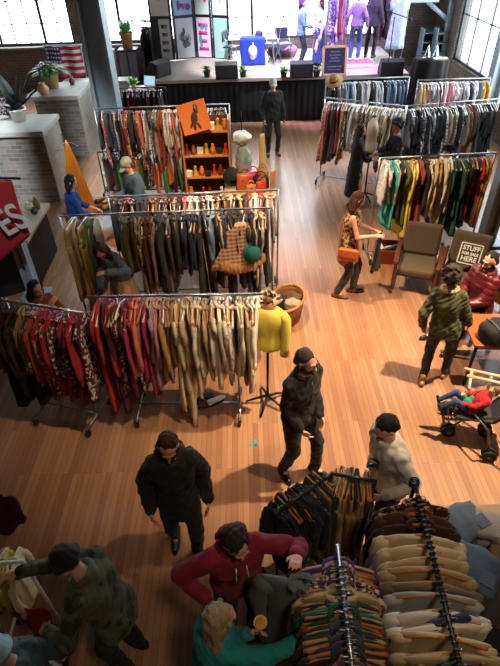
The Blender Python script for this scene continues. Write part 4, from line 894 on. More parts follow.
# camouflage jacket
e = at_head(82, 556, 1.72)
T_, A_, hd_, W_ = person('person in camouflage jacket and black beanie handling clothes on the white rack', (e.x + .05, e.y - .0, 0), 168, 1.72, pose=dict(lean=(0, .26), nod=20, rhw=P(20, 572, 1.3), lhw=P(48, 632, 1.0), rpole=(.6, -.5, -.6), lpole=(-.7, -.5, -.5)), top=dict(c='565a46', pat='camo', name='jacket', len=.12, thick=.022, puff=.002, collar='565a46', collar_r=.024), bottom=dict(c='15161a'), hair=dict(s='beanie', c='16161a'), voxel=.008)
drape('red_cloth', 'deep red garment pulled toward the camouflage jacket person', 'garment', P(27, 606, 1.05), .36, .55, '9a1018', rz=radians(-10), amp=.05)
e = at_head(-4, 650, 1.62)
person('person in pale blue knitted beanie and slate jacket by the white corner rack', e, 150, 1.62, True, dict(nod=20), top=dict(c='4a6470', name='jacket', len=.1, thick=.03), bottom=dict(c='1c2026'), hair=dict(s='beanie', c='9cc4cc'), voxel=.009)
# cap man in denim
e = at_head(129, 158, 1.76); person('man in pale printed cap and denim jacket browsing behind the maroon rack', (e.x + .04, e.y + .1, 0), 215, 1.76, pose=dict(lean=(0, .15), nod=28, rh=(.12, .36, 1.05), lh=(-.14, .34, 1.0)), top=dict(c='2a3c50', pat='denim', name='jacket', len=.08, thick=.026), bottom=dict(c='1c1e24'), hair=dict(s='cap', c='a8b4a0'), voxel=.011)
# blue top woman
e = at_head(64, 176, 1.64); person('woman with dark hair in royal blue top beside the orange plastic cover', e, 20, 1.64, True, dict(lean=(0, .1), nod=24, turn=-10, rh=(.14, .36, 1.0), lh=(-.12, .38, 1.02)), top=dict(c='1c4a9a', name='top', len=.08, sleeve='elbow'), bottom=dict(c='17191e'), shoe='e0e0de', hair=dict(s='long', c='1f1613', len=.2), voxel=.011)
# bent over woman
e = Vector((P(108, 245, 1.38).x, 5.95, 0))
T_, A_, hd_, W_ = person('long haired woman in denim jacket bending over in front of the tan clothes', (e.x + .03, e.y, 0), -112, 1.68, True, dict(pelvis=(0, -.1, .92), lean=(-.05, .55), nod=34, turn=16, rh=(.12, .3, .72), lh=(-.2, .42, 1.3), lpole=(-1, 0, -.2), rf=(.13, -.1, .075), lf=(-.13, .05, .075)), top=dict(c='44607e', pat='denim', name='jacket', len=.03, thick=.022), bottom=dict(c='b8a888', type='skirt', len=.5, flare=.05), shoe='4a3626', hair=dict(s='long', c='3c281c', len=.32), voxel=.009)
# seated clerk behind slanted rack
e = at_head(36, 283, 1.34); person('dark haired woman resting chin on hand behind the slanting brown rack', (e.x - .05, e.y + .05, 0), -30, 1.66, True, dict(pelvis=(0, -.05, .6), lean=(.02, .1), nod=4, turn=-6, rh=(.06, .26, 1.1), lh=(-.1, .34, .9), rpole=(.6, .3, -1), rf=(.12, .4, .075), lf=(-.12, .4, .075), rk=(.2, 1, .6), lk=(-.2, 1, .6)), top=dict(c='8a4a34', name='sweater', len=.05), bottom=dict(c='1a1a1e'), hair=dict(s='long', c='1d1411', len=.22), voxel=.009)
# stage people
z0 = Vector((0, 0, ST))
e = P(300, 66, ST); person('person with purple hair in blue denim jacket standing on the stage', e, 0, 1.7, pose=dict(nod=14, rh=(.14, .3, 1.05), lh=(-.12, .3, 1.02)), top=dict(c='6a88b8', pat='denim', name='jacket', len=.1, thick=.026), bottom=dict(c='1c1e2c'), hair=dict(s='short', c='4a1a9a'), voxel=.013)
e = P(318, 66, ST); person('woman with long dark hair in pale top and long blue skirt on stage', e, -170, 1.72, True, dict(nod=6), top=dict(c='d8d0dc', name='top', len=.02, sleeve='short'), bottom=dict(c='26306e', type='skirt', len=.82, flare=.06), hair=dict(s='long', c='221a22', len=.34), voxel=.013)
mq = mat('mannequin_white', 'd8d2d4', .45)
mqd = mat('mannequin_dark', '2a2028', .4)
e = P(353, 66, ST); ped = thing('display_plinth', 'pink topped display plinth under the lavender jacket mannequin', 'plinth', (e.x + .05, e.y, ST)); MB().box((0, 0, .06), (.95, .6, .12)).build('base', whitepaint, ped, smooth=False, bevel=.01); MB().box((0, 0, .13), (.93, .58, .02)).build('top', mat('pink_cloth', 'd05a80', .8), ped, smooth=False)
person('mannequin seen from behind in lavender jacket and bright blue jeans on stage', (e.x, e.y, ST + .14), 78, 1.72, True, dict(rh=(.3, -.05, .9), lh=(-.3, .05, .9), eyes=False), top=dict(c='9a78b0', name='jacket', len=.03, thick=.024), bottom=dict(c='26349a', pat='denim', thick=.016), shoe='d8c8c0', hair=dict(s='short', c='8a7a90'), skin_tone=mq, name='mannequin', cat='mannequin', voxel=.012)
e = P(368, 64, ST); person('dark mannequin in charcoal jacket beside the lavender one on stage', (e.x + .03, e.y + .15, ST + .14), 60, 1.78, True, dict(eyes=False), top=dict(c='3a3440', name='jacket', len=.12, thick=.026), bottom=dict(c='2a2e34'), shoe='1a1a1a', hair=dict(s='bob', c='241c24', len=.15), skin_tone=mqd, name='mannequin', cat='mannequin', voxel=.012)
# ------------------------------------------------------------------ furniture and goods
uph = mat('olive_upholstery', '574a3a', .9, 0, .15, 50, .3)
def armchair(loc, rz, label):
    t = thing('armchair', label, 'armchair', loc, rz, 'wood framed armchairs')
    MB().box((0, -.02, .38), (.56, .58, .13)).build('seat', uph, t, bevel=.04)
    q = Matrix.Rotation(radians(-14), 3, 'X'); MB().box((0, .30, .68), (.56, .13, .5), q).build('backrest', uph, t, bevel=.045)
    for s in (-1, 1):
        f = MB(); x = s * .32
        f.box((x, -.02, .035), (.05, .72, .05)); f.box((x, -.28, .3), (.045, .06, .52)); f.box((x, .27, .34), (.045, .06, .62), Matrix.Rotation(radians(-8), 3, 'X')); f.build('side_frame', wood_dark, t, smooth=False, bevel=.012)
        MB().box((x, -.04, .585), (.07, .64, .04), Matrix.Rotation(radians(4), 3, 'X')).build('armrest', wood_dark, t, smooth=False, bevel=.015)
    for y in (-.2, .22): MB().box((0, y, .29), (.62, .04, .05)).build('crossbar', wood_dark, t, smooth=False)
    return t
c1 = P(416, 268, .3); armchair((c1.x, c1.y - .02, 0), radians(-20), 'wood framed armchair with empty olive seat beside the wooden crate')
c2 = P(452, 283, .3); armchair((c2.x + .16, c2.y + .1, 0), radians(-30), 'wood framed armchair holding the stuff for sale sign')
# sign on the second chair
sp = P(470, 254, .74); sg = thing('sale_sign', 'dark sign with white border reading STUFF FOR SALE HERE', 'sign', sp, radians(-22)); sg.scale = (.76, .76, .76); sg.rotation_euler = (radians(-24), radians(4), radians(-22))
signd = mat('sign_slate', '2a3236', .6); signw = mat('sign_white', 'e8e6e0', .6)
MB().box((0, 0, 0), (.42, .016, .42)).build('board', signd, sg, smooth=False)
m = MB()
for s in (-1, 1): m.box((s * .195, -.01, 0), (.022, .006, .41)).box((0, -.01, s * .195), (.41, .006, .022))
m.build('border', signw, sg, smooth=False)
for body, size, z, sx in (('STUFF', .125, .105, .95), ('FOR SALE', .075, .0, .95), ('HERE', .135, -.105, .95)): text_mesh('lettering', body, size, signw, sg, (0, -.0115, z), (pi / 2, 0, 0), .002, .004, sx)
# wooden crate with shoes
cp = P(389, 262); cr = thing('wooden_crate', 'reddish wooden crate of shoes on floor beside the armchair', 'crate', (cp.x, cp.y + .12, 0), radians(-6))
cw = mat('crate_red', '8a3c22', .5)
for s in (-1, 1): MB().box((0, s * .19, .13), (.46, .02, .26)).build('side_panel', cw, cr, smooth=False, bevel=.004); MB().box((s * .22, 0, .13), (.02, .38, .26)).build('end_panel', cw, cr, smooth=False, bevel=.004)
MB().box((0, 0, .02), (.44, .36, .02)).build('bottom_panel', cw, cr, smooth=False)
def shoe(loc, rz, c, label, group=None, s=1., tilt=0):
    t = thing('shoe', label, 'shoe', loc, rz, group); t.scale = (s, s, s); t.rotation_euler.x = tilt
    prof = [(-.12, .036, .085), (-.09, .04, .095), (-.03, .038, .075), (.03, .042, .055), (.09, .045, .045), (.125, .034, .035), (.14, .012, .028)]
    R = [[(w * cos(a), y, max(.012, .012 + (h - .012) * (.5 + .5 * sin(a)))) for a in np.linspace(0, 2 * pi, 14, endpoint=False)] for y, w, h in prof]
    MB().rings(R).build('upper', mat('leather_' + c, c, .4), t, sub=1)
    MB().rings([[((.047 - .012 * abs(y) / .13 * (y > .05)) * cos(a) * 1.0, .01 + .14 * sin(a), z) for a in np.linspace(0, 2 * pi, 20, endpoint=False)] for y, z in ((0, 0), (0, .014))]).build('sole', mat('sole_black', '1a1614', .7), t)
    return t
k = 0
for dx, dy, dz, c, l in ((-.12, .05, .16, 'd8d4cc', 'white shoe heaped in the reddish crate'), (-.04, -.06, .18, '2a2420', 'black shoe heaped in the reddish crate'), (.07, .04, .17, 'b8a890', 'beige shoe heaped in the reddish crate'), (.13, -.05, .16, '5a3a2a', 'brown shoe heaped in the reddish crate')):
    shoe(Vector((cp.x + dx, cp.y + .12 + dy, dz)), U(0, 6), c, l, 'shoes in the crate')
for i, (u, v, c, l) in enumerate(((199, 402, '2a2a2e', 'dark shoe on the rack base below the cream dress'), (208, 405, '38302c', 'brownish shoe on the rack base beside the pale sneaker'), (216, 402, 'cfd4d6', 'pale sneaker on the rack base below the cream clothes'), (204, 397, '4a4a52', 'grey shoe behind the dark shoe on the rack base'))):
    shoe(P(u, v, .14), U(0, 6), c, l, 'shoes under the front rack')
# dress form with yellow cardigan by the front rack
def dress_form(loc, rz, label, skin_, top, scarf=None, stand=blackmetal, h=1.0):
    t = thing('dress_form', label, 'dress form', loc, rz)
    rings = [(.93, .15, .11), (1.0, .165, .12), (1.1, .14, .1), (1.18, .13, .095), (1.3, .16, .115), (1.38, .17, .11), (1.45, .15, .085), (1.5, .06, .055), (1.56, .05, .05)]
    MB().rings([[(rx * cos(a), ry * sin(a), z * h) for a in np.linspace(0, 2 * pi, 24, endpoint=False)] for z, rx, ry in rings]).build('torso', skin_, t, sub=1)
    MB().lathe([(.002, 0), (.045, 0), (.04, .02), (.012, .04), (.002, .05)], (0, 0, 1.56 * h), 16).build('neck_cap', wood_dark, t)
    MB().tube([(0, 0, .1), (0, 0, .95 * h)], .016, 10).build('pole', stand, t)
    for k in range(5):
        a = k * 2 * pi / 5 + .3; MB().tube([(0, 0, .14), (.12 * cos(a), .12 * sin(a), .1), (.27 * cos(a), .27 * sin(a), .03)], [.018, .016, .012], 8).build('leg', stand, t)
    if top:
        o = MB().rings([[((rx * 1.02 + .025 + .008 * sin(5 * a + z * 20)) * cos(a), (ry + .025 + .008 * sin(4 * a)) * sin(a), z * h) for a in np.linspace(0, 2 * pi, 36, endpoint=False)] for z, rx, ry in rings[:-1]]).build('cardigan', cloth('plain'), t, color=top, sub=1)
        for s in (-1, 1):
            MB().tube([(s * .16, 0, 1.43 * h), (s * .2, 0, 1.36 * h), (s * .215, .02, 1.2 * h), (s * .215, .04, 1.02 * h), (s * .21, .05, .9 * h)], [.05, .062, .058, .054, .05], 12).build('sleeve', cloth('plain'), o, color=top)
    return t
fp = P(268, 408); dress_form((fp.x, fp.y + .08, 0), radians(160), 'dress form in yellow cardigan on black star base beside the front rack', mat('form_brown', '8a5a3a', .7), 'c8b84a')
sp = P(268, 299, 1.52); 
tag(MB().tube([sp + Vector((.12 * sin(a), .09 * cos(a), .0 + .02 * cos(3 * a))) for a in np.linspace(0, 2 * pi, 15)], .042, 10).build('scarf', cloth('leopard'), color='c8a888'), 'beige and dark scarf wound round the yellow dress form neck', 'scarf')
fp = P(365, 126, 1.5); dress_form((fp.x + .16, fp.y + .0, 0), radians(-90), 'bare beige dress form in front of the rust dress rack', mat('form_beige', 'd8c0a0', .7), None, h=1.07)
# wicker trunk/basket
bp_ = P(289, 322); bk = thing('oval_basket', 'oval brown wicker basket on floor beyond the yellow dress form', 'basket', (bp_.x - .02, bp_.y + .12, 0), radians(70)); bk.scale = (1.25, .85, 1)
bm = mat('brown_wicker', '8a5a30', .7, 0, .35, 70, .7)
MB().lathe([(.002, 0), (.23, 0), (.28, .3), (.285, .36), (.265, .36), (.255, .3), (.21, .03), (.002, .03)], n=32).build('wall', bm, bk); MB().tube([(.28 * cos(a), .28 * sin(a), .36) for a in np.linspace(0, 2 * pi, 33)], .02, 8).build('rim', mat('rim_wicker', 'a87440', .6, 0, .3, 60, .6), bk)
for i, (dx, dy, c, l) in enumerate(((-.12, .05, '17151a', 'black cloth bundled in the brown wicker basket'), (.05, -.03, 'b09a7a', 'beige cloth bundled in the brown wicker basket'), (.08, .12, '5a4634', 'brown cloth bundled in the brown wicker basket'))):
    m = MB().ell((0, 0, 0), (.13, .12, .09), None, 24, 16); V = m.V[0]; V += (np.sin(V[:, [1, 2, 0]] * 55 + i) * .012); tag(m.build('folded_garment', cloth(), color=c, loc=(bp_.x + dx, bp_.y + .12 + dy, .26)), l, 'garment', 'cloth in the basket')
# plaid display: shirt with fur stole and teal hat on the rack end
pd = P(240, 212, 1.7); t = thing('display_outfit', 'plaid shirt with thick tan fur hem hung on the rack end', 'outfit', (pd.x, pd.y - .14, 1.68), radians(18)); t.scale = (1.15, 1, 1)
MB().rings([[((.06 + .26 * q ** .75) * (1 + .05 * sin(6 * a)) * cos(a) - .07 * q * q, (.045 + .07 * q) * (1 + .12 * sin(5 * a + q * 3)) * sin(a), -.07 - .6 * q) for a in np.linspace(0, 2 * pi, 40, endpoint=False)] for q in np.linspace(0, 1, 12)]).build('plaid_shirt', cloth('plaid'), t, color='c4855c')
for s in (-1, 1): sleeve_mesh(s, 4, .45, .2, .055, .05).build('sleeve', cloth('plaid'), t, color='a86848')
fm_ = MB()
for k in range(9): q = k / 8 * 2 - 1; fm_.ell((q * .24, -.05 - .03 * (1 - q * q), -.62 - .07 * (1 - q * q)), (.075, .075, .085))
me = solidify_soup(fm_, 'fur_hem', .011, 2, hairy=.008, seed=3); me.materials.append(cloth('fur')); o = bpy.data.objects.new('fur_hem', me); C.objects.link(o); o.parent = t; o.color = (*srgb('c08c54'), 1)
MB().tube([(0, 0, -.08), (0, 0, .03)], .004, 6).build('hook', chrome, t); 
hp = t.matrix_basis @ Vector((.1, -.14, -.46)); h = thing('teal_hat', 'teal felt hat pinned on the plaid display shirt', 'hat', hp); h.rotation_euler = (radians(70), 0, radians(20))
MB().lathe([(.002, .1), (.06, .095), (.095, .06), (.1, 0), (.135, -.015), (.136, -.022), (.002, -.02)], n=24).build('crown', cloth('fur'), h, color='14706e'); MB().lathe([(.1, 0), (.106, 0), (.104, .03), (.098, .03)], n=24).build('band', cloth(), h, color='0e5250')
# wooden shelf of small goods
X0, X1 = PY(183, 140, 9.4).x, PY(229, 140, 9.4).x; sw = X1 - X0
sh = thing('display_shelf', 'open honey wood shelf of trinkets beside the dark print rack', 'shelf', ((X0 + X1) / 2, 9.4, 0))
for s in (-1, 1): MB().box((s * sw / 2, 0, .98), (.03, .34, 1.96)).build('side_panel', wood_mid, sh, smooth=False, bevel=.004)
SZ = (.5, .92, 1.32, 1.75)
for z in SZ: MB().box((0, 0, z), (sw - .03, .34, .03)).build('shelf_board', wood_mid, sh, smooth=False, bevel=.004)
MB().box((0, .165, 1.1), (sw, .012, 1.7)).build('back_panel', mat('shelf_back', '5a3a20', .6), sh, smooth=False)
TC = [('c8702c', 'orange'), ('e0d8c8', 'white'), ('6a2a1a', 'russet'), ('2c2622', 'black'), ('b8862c', 'amber'), ('8a5a34', 'brown'), ('a8281e', 'red')]
k = 0
for zi, z in enumerate(SZ):
    for i in range(7):
        c, cn = TC[(i * 3 + zi) % 7]; x = (X0 + X1) / 2 + sw * (-.42 + .84 * i / 6); y = 9.4 - .08 + U(-.03, .05); s = U(.7, 1.1)
        tier = ['lowest shelf', 'second shelf up', 'third shelf up', 'top shelf'][zi]
        if (i + zi) % 3 == 0:
            t = thing('vase', f'small {cn} vase, {ordinal(i)} trinket along the {tier} of wooden display', 'ornament', (x, y, z + .015), 0, 'trinkets on the wooden shelf')
            MB().lathe([(.002, 0), (.03, 0), (.05 * s, .06), (.045 * s, .12), (.02, .17 * s), (.028, .2 * s), (.022, .2 * s), (.002, .15 * s)], n=14).build('vessel', mat('glaze_' + c, c, .35), t)
        elif (i + zi) % 3 == 1:
            t = thing('ornament_box', f'small {cn} box, {ordinal(i)} trinket along the {tier} of wooden display', 'ornament', (x, y, z + .015), U(-.3, .3), 'trinkets on the wooden shelf')
            MB().box((0, 0, .05 * s), (.11, .09, .1 * s)).build('case', mat('tin_' + c, c, .4, .1), t, smooth=False, bevel=.008); MB().box((0, 0, .105 * s), (.115, .095, .02)).build('lid', mat('tin_' + c, c, .4, .1), t, smooth=False, bevel=.006)
        else:
            t = thing('figurine', f'small {cn} figurine, {ordinal(i)} trinket along the {tier} of wooden display', 'ornament', (x, y, z + .015), U(0, 6), 'trinkets on the wooden shelf')
            MB().lathe([(.002, 0), (.05, 0), (.05, .015), (.03, .03), (.04 * s, .09), (.018, .13), (.03, .16), (.024, .19), (.002, .205)], n=12).build('figure', mat('glaze_' + c, c, .35), t)
# orange picture board leaning on the shelf top
pb = PY(194, 120, 9.15); pt = thing('picture_board', 'orange board with dark rearing animal shape above the wooden shelf', 'picture', (pb.x, 9.2, 2.02)); pt.rotation_euler = (radians(-10), radians(-14), 0)
MB().box((0, 0, 0), (.5, .03, .5)).build('board', mat('orange_board', 'c4682c', .6), pt, smooth=False, bevel=.005)
m = MB(); 
for c, r, a in (((0, -.016, -.02), (.06, .006, .12), .3), ((.06, -.016, .1), (.035, .006, .05), -.5), ((.09, -.016, .16), (.012, .006, .05), -.2), ((.05, -.016, .17), (.012, .006, .045), .2), ((-.03, -.016, -.14), (.03, .006, .07), .1), ((.05, -.016, -.15), (.025, .006, .06), -.3), ((-.07, -.016, -.1), (.02, .006, .07), .6)): m.ell(c, r, Matrix.Rotation(a, 3, 'Y'))
m.build('animal_print', mat('print_brown', '3a2418', .6), pt)
# clear bags on the rack end
pb = PY(239, 122, 9.3); t = thing('clear_bag', 'shiny clear plastic bundle hanging beyond the wooden shelf', 'bag', (pb.x + .04, 9.35, 1.3))
m = MB().ell((0, 0, .3), (.17, .13, .12), None, 30, 20); V = m.V[0]; V += np.sin(V[:, [2, 0, 1]] * 46) * .012; m.build('top_bundle', mat('cloudy_plastic', 'c8d0cc', .2), t)
m = MB().ell((.02, 0, -.15), (.15, .1, .34), None, 30, 24); V = m.V[0]; V += np.sin(V[:, [2, 0, 1]] * 42) * .013; m.build('lower_bundle', mat('patterned_plastic', '8a9c98', .25, 0, .5, 8), t)
MB().tube([(0, 0, .4), (0, 0, .75)], .01, 6).build('strap', blackmetal, t); MB().tube([(0, .0, -1.3), (0, 0, -.4)], .02, 8).build('stand', blackmetal, t)
# goods table with bags
g = P(250, 191, .96); X0, X1 = P(224, 191, .96).x, P(276, 191, .96).x; gt = thing('goods_table', 'narrow honey wood table heaped with bags behind the plaid display', 'table', ((X0 + X1) / 2, g.y + .16, 0)); w = X1 - X0
MB().box((0, 0, .905), (w, .62, .03)).build('tabletop', wood_light, gt, smooth=False, bevel=.006)
for sx in (-1, 1):
    for sy in (-1, 1): MB().box((sx * (w / 2 - .04), sy * .26, .445), (.045, .045, .89)).build('leg', wood_mid, gt, smooth=False)
GX, GY = (X0 + X1) / 2, g.y + .16
def purse(x, y, z, w, d, h, c, label, rz=0, pat=None, tilt=0):
    t = thing('handbag', label, 'bag', (x, y, z), rz, 'bags on the goods table'); t.rotation_euler.x = tilt
    m = MB(); R = []
    for q, k in ((0, .9), (.15, 1.0), (.6, .96), (.9, .7), (1., .3)): R.append([(w / 2 * (1 - .12 * q) * math.copysign(abs(cos(a)) ** .6, cos(a)), d / 2 * k * sin(a), h * q) for a in np.linspace(0, 2 * pi, 20, endpoint=False)])
    m.rings(R).build('pouch', mat('bag_' + c, c, .4), t)
    MB().tube([(w * .3 * cos(a), 0, h * .92 + h * .5 * sin(a)) for a in np.linspace(0, pi, 13)], .009, 6).build('handle', mat('bag_' + c, c, .4), t)
    MB().ell((0, -d * .42, h * .62), (.018, .012, .018)).build('clasp', mat('brass', 'c09a4a', .3, 1.), t)
    return t
purse(GX - .12, GY - .02, .92, .24, .14, .3, 'b8562a', 'upright orange tan leather handbag on the goods table'); purse(GX + .05, GY + .2, .92, .36, .2, .24, 'a82436', 'large red handbag at back of the goods table', .3)
purse(GX + .2, GY + .1, .92, .32, .18, .2, '17151a', 'black leather handbag on the goods table', -.2); purse(GX + .02, GY - .16, .92, .2, .11, .16, 'c87a34', 'small amber handbag at front of the goods table', .2)
purse(GX + .2, GY - .12, .92, .22, .12, .2, 'c84424', 'vermilion handbag beside the tan folder on the goods table', .5); purse(GX + .24, GY + .24, .92, .24, .14, .26, 'a8722c', 'mustard brown handbag behind the black one', -.4)
purse(GX - .08, GY + .22, .92, .24, .14, .2, '3a2a20', 'dark brown handbag behind the orange tan one', .2)
fo = thing('tan_folder', 'tall tan leather folder standing at the goods table end', 'folder', (GX + w / 2 - .05, GY - .05, 1.09), radians(70)); fo.rotation_euler.y = .15
MB().box((0, 0, 0), (.26, .03, .34)).build('cover', mat('tan_leather', 'c07a44', .5), fo, bevel=.01); MB().box((.0, .018, 0), (.24, .01, .31)).build('pages', mat('paper_cream', 'd8c8a8', .7), fo, smooth=False)
# red hood-shaped and yellow garments hung from shelf side
drape('silk_scarf', 'pale yellow scarf hanging beside the wooden shelf', 'scarf', Vector((X1 - .22, 9.0, 1.78)), .12, .7, 'd8bc7a', 'plain', .9, .05)
t = thing('sun_hat', 'black wide hat hanging beside the orange tan handbag', 'hat', (GX - .3, GY + .1, 1.12)); t.rotation_euler = (radians(60), 0, .3)
MB().lathe([(.002, .1), (.07, .09), (.085, 0), (.17, -.01), (.17, -.018), (.002, -.015)], n=26).build('brim', cloth(), t, color='121214'); MB().lathe([(.086, .0), (.09, 0), (.086, .03), (.08, .03)], n=26).build('band', cloth(), t, color='2c2a2a')
# orange plastic-covered garment, pile of goods
oc = PY(74, 178, 8.9); t = thing('garment_bag', 'glossy orange plastic covered gown hanging by the rough pillar side', 'garment', (oc.x + .02, 8.9, 1.85), radians(35)); t.scale = (.95, 1.4, 1.2)
MB().rings([[((.012 + .24 * q ** .8) * (1 + .13 * sin(7 * a + q * 5)) * cos(a), (.012 + .12 * q ** .8) * (1 + .15 * sin(6 * a + 1 + q * 7)) * sin(a), -.05 - 1.15 * q + .02 * sin(3 * a) * q) for a in np.linspace(0, 2 * pi, 44, endpoint=False)] for q in np.linspace(0, 1, 16)]).build('cover', cloth('shiny'), t, color='f0861c')
put('hanger', PROTO['h_wire'], t, chrome)
MB().tube([(.0, .12, -1.5), (0, .12, .02)], .012, 8).build('stand', blackmetal, t)
pt_ = tag(MB().box((0, 0, .35), (1.5, .7, .05)).box((-.7, 0, .17), (.05, .6, .34)).box((.7, 0, .17), (.05, .6, .34)).build('low_table', wood_dark, smooth=False, loc=(P(100, 205, .5).x, P(100, 205, .5).y + .3, 0)), 'low dark table of heaped goods between pillar and capped man', 'table')
for i in range(16):
    c, cn = [('8a6a3a', 'tan'), ('5a3a24', 'brown'), ('a89a70', 'khaki'), ('6a2a1a', 'russet'), ('b87a3a', 'amber'), ('2a2420', 'black'), ('c85a24', 'orange'), ('d0c4a8', 'cream')][i % 8]
    x = pt_.location.x - .62 + 1.24 * (i % 8) / 7 + U(-.03, .03); y = pt_.location.y - .17 + .3 * (i // 8)
    shoe(Vector((x, y, .375)), U(0, 6), c, f"{cn} shoe, {ordinal(i % 8)} along the {'near' if i < 8 else 'rear'} row of heaped goods", 'shoes on the low table', 1.05)
# timber counter, banner
A, B, Cc, D = P(10, 206, .9), P(50, 203, .9), P(27, 241, .9), P(-6, 268, .9)
ct = thing('counter', 'pale wood topped counter against the grey brick pillar', 'counter', (0, 0, 0)); m = MB()
tp = [A + Vector((-1.0, 0, 0)), B, Cc, D + Vector((-1.2, 0, 0))]
m.add([tuple(p + Vector((0, 0, dz))) for dz in (-.05, 0) for p in tp], [(0, 1, 2, 3), (7, 6, 5, 4), (0, 4, 5, 1), (1, 5, 6, 2), (2, 6, 7, 3), (3, 7, 4, 0)]); m.build('worktop', mat('bleached_wood', 'a89c80', .6), ct, smooth=False)
m = MB(); ctr = sum(tp, Vector()) / 4; lo = [ctr + (p - ctr) * .9 for p in tp]
m.add([(p.x, p.y, z) for z in (0.02, .85) for p in lo], [(3, 2, 1, 0), (4, 5, 6, 7), (0, 1, 5, 4), (1, 2, 6, 5), (2, 3, 7, 6), (3, 0, 4, 7)]); m.build('base', mat('counter_dark', '1c1b1d', .6), ct, smooth=False)
for u, v, c, l, hh in ((29, 208, 'd0c8b4', 'cream jar on the pale counter', .14), (38, 207, '7a5a2a', 'amber bottle on the pale counter', .22), (35, 212, '2c2a2c', 'dark tin on the pale counter', .12)):
    p = P(u, v + 2, .9); vase(p, l, c, hh, .06)
bn = thing('banner', 'red hanging banner with large white letters on a column', 'banner', (0, 0, 0)); redm = mat('banner_red', 'b42a32', .7); by = P(40, 296).y - .22
c00, c10, c11, c01 = PY(-14, 176, by), PY(12, 181, by - .05), PY(30, 236, by - .12), PY(-10, 270, by - .1)
def bf(u, v): p = (c00 * (1 - u) + c10 * u) * (1 - v) + (c01 * (1 - u) + c11 * u) * v; return (p.x, p.y + .02 * sin(u * 9 + v * 5), p.z)
MB().grid(bf, 16, 16).build('cloth', redm, bn, solid=.006)
cp_ = PY(11, 221, by - .17); o = text_mesh('lettering', 'ES', .52, signw, bn, cp_, (pi / 2 - .0, radians(-24), 0), .002, .008, .85)
MB().tube([c00 + Vector((-.3, 0, .0)), c10 + Vector((.12, 0, .03))], .018, 8).build('pole', blackmetal, bn)
# table at the right with bag
tz = .7; ta = P(477, 346, tz); tb = P(468, 316, tz); tx = ta.x + .55
tt = thing('side_table', 'orange brown table with black bag beside the seated man', 'table', (tx, (ta.y + tb.y) / 2, 0), radians(-4)); tl = tb.y - ta.y + .05
MB().box((0, 0, tz - .02), (1.1, tl, .035)).build('tabletop', mat('orange_table', 'b0562c', .4), tt, smooth=False, bevel=.008)
MB().box((0, 0, tz - .075), (1.0, tl - .1, .07)).build('apron', wood_dark, tt, smooth=False)
for sx in (-1, 1):
    for sy in (-1, 1): MB().tube([(sx * .5, sy * (tl / 2 - .05), 0), (sx * .5, sy * (tl / 2 - .05), tz - .04)], .02, 8).build('leg', blackmetal, tt)
bg = thing('backpack', 'black backpack lying on the orange brown table', 'bag', P(496, 332, tz + .09), radians(20)); bg.scale = (.75, .75, .75)
m = MB().ell((0, 0, 0), (.22, .17, .13), None, 22, 14); V = m.V[0]; V[:] = np.sign(V) * np.abs(V) ** .6 * .62 + np.sin(V[:, [1, 2, 0]] * 30) * .008; m.build('body', cloth(), bg, color='17171a')
for s in (-1, 1): MB().tube([(s * .09, -.25, .02), (s * .11, -.16, .17), (s * .1, .05, .2), (s * .06, .2, .14)], .014, 6).build('strap', mat('strap_grey', '55565a', .6), bg)
# wooden folding rack lying across
wz = .5; q0, q1, q2, q3 = P(466, 369, wz), P(520, 381, wz), P(461, 395, wz - .1), P(520, 396, wz - .1)
fr = thing('folding_stand', 'pale timber folding stand with rounded poles beside the stroller', 'stand', (0, 0, 0)); pw = mat('bare_pine', 'd0b896', .55)
for a, b in ((q0, q1), (q0 + Vector((.0, -.1, -.02)), q1 + Vector((0, -.1, -.02))), (q2, q3)): MB().tube([a - (b - a).normalized() * .02, b], .021, 10).build('pole', pw, fr)
MB().tube([P(472, 371, wz), P(468, 393, wz - .1)], .017, 10).build('crossbar', pw, fr)
for a in (P(492, 375, wz), P(515, 396, wz - .1), P(500, 396, wz - .1)): MB().tube([a, (a.x + .03, a.y, 0)], .02, 8).build('leg', pw, fr)
# stroller with child
s0 = P(447, 434); s1 = P(487, 459); s2 = P(470, 418); s3 = P(512, 440); sr = thing('stroller', 'black folding stroller with grey frame carrying the child', 'stroller', (0, 0, 0))
fm = mat('stroller_grey', '6a6c70', .35, .7); up = Vector((0, 0, 1))
def wheel(p, r=.085, ax=Vector((.0, 1, 0))):
    w = MB(); q = ax.to_track_quat('Z', 'Y').to_matrix()
    for s in (-1, 1): w.lathe([(.018, -.012), (r * .6, -.012), (r, -.016), (r * 1.03, 0), (r, .016), (r * .6, .012), (.018, .012)], Vector((p.x, p.y, r)) + ax * .03 * s, 18, rot=q.to_4x4())
    w.build('wheel', rubber, sr); MB().lathe([(.002, -.05), (.022, -.05), (.022, .05), (.002, .05)], (p.x, p.y, r), 10, rot=q.to_4x4()).build('hub', fm, sr)
ax = (s2 - s0).normalized(); ax = Vector((.25, 1, 0)).normalized(); fw = Vector((1, -.25, 0)).normalized()
F0 = Vector((s0.x, s0.y, 0)); F1 = F0 + ax * .34; R0 = F0 + fw * .5 ; R0 = Vector((s1.x, s1.y, 0)); R1 = R0 + ax * .36
for p in (F0, F1, R0, R1): wheel(p, .075, ax)
for a, b in ((F0, R0), (F1, R1)):
    MB().tube([a + up * .09, a + up * .26 + fw * .1, b + up * .75 + fw * .18, b + up * 1.0 + fw * .3], .012, 8).build('side_tube', fm, sr); MB().tube([b + up * .09, b + up * .45 - fw * .1, a + up * .48 + fw * .12], .012, 8).build('rear_tube', fm, sr)
for a, b in ((F0 + up * .12, F1 + up * .12), (R0 + up * .12, R1 + up * .12), (F0 + up * .3 - fw * -.02, F1 + up * .3 - fw * -.02)): MB().tube([a, b], .01, 8).build('cross_tube', fm, sr)
sc_ = (F0 + F1 + R0 + R1) / 4; hm = math.atan2(fw.y, fw.x)
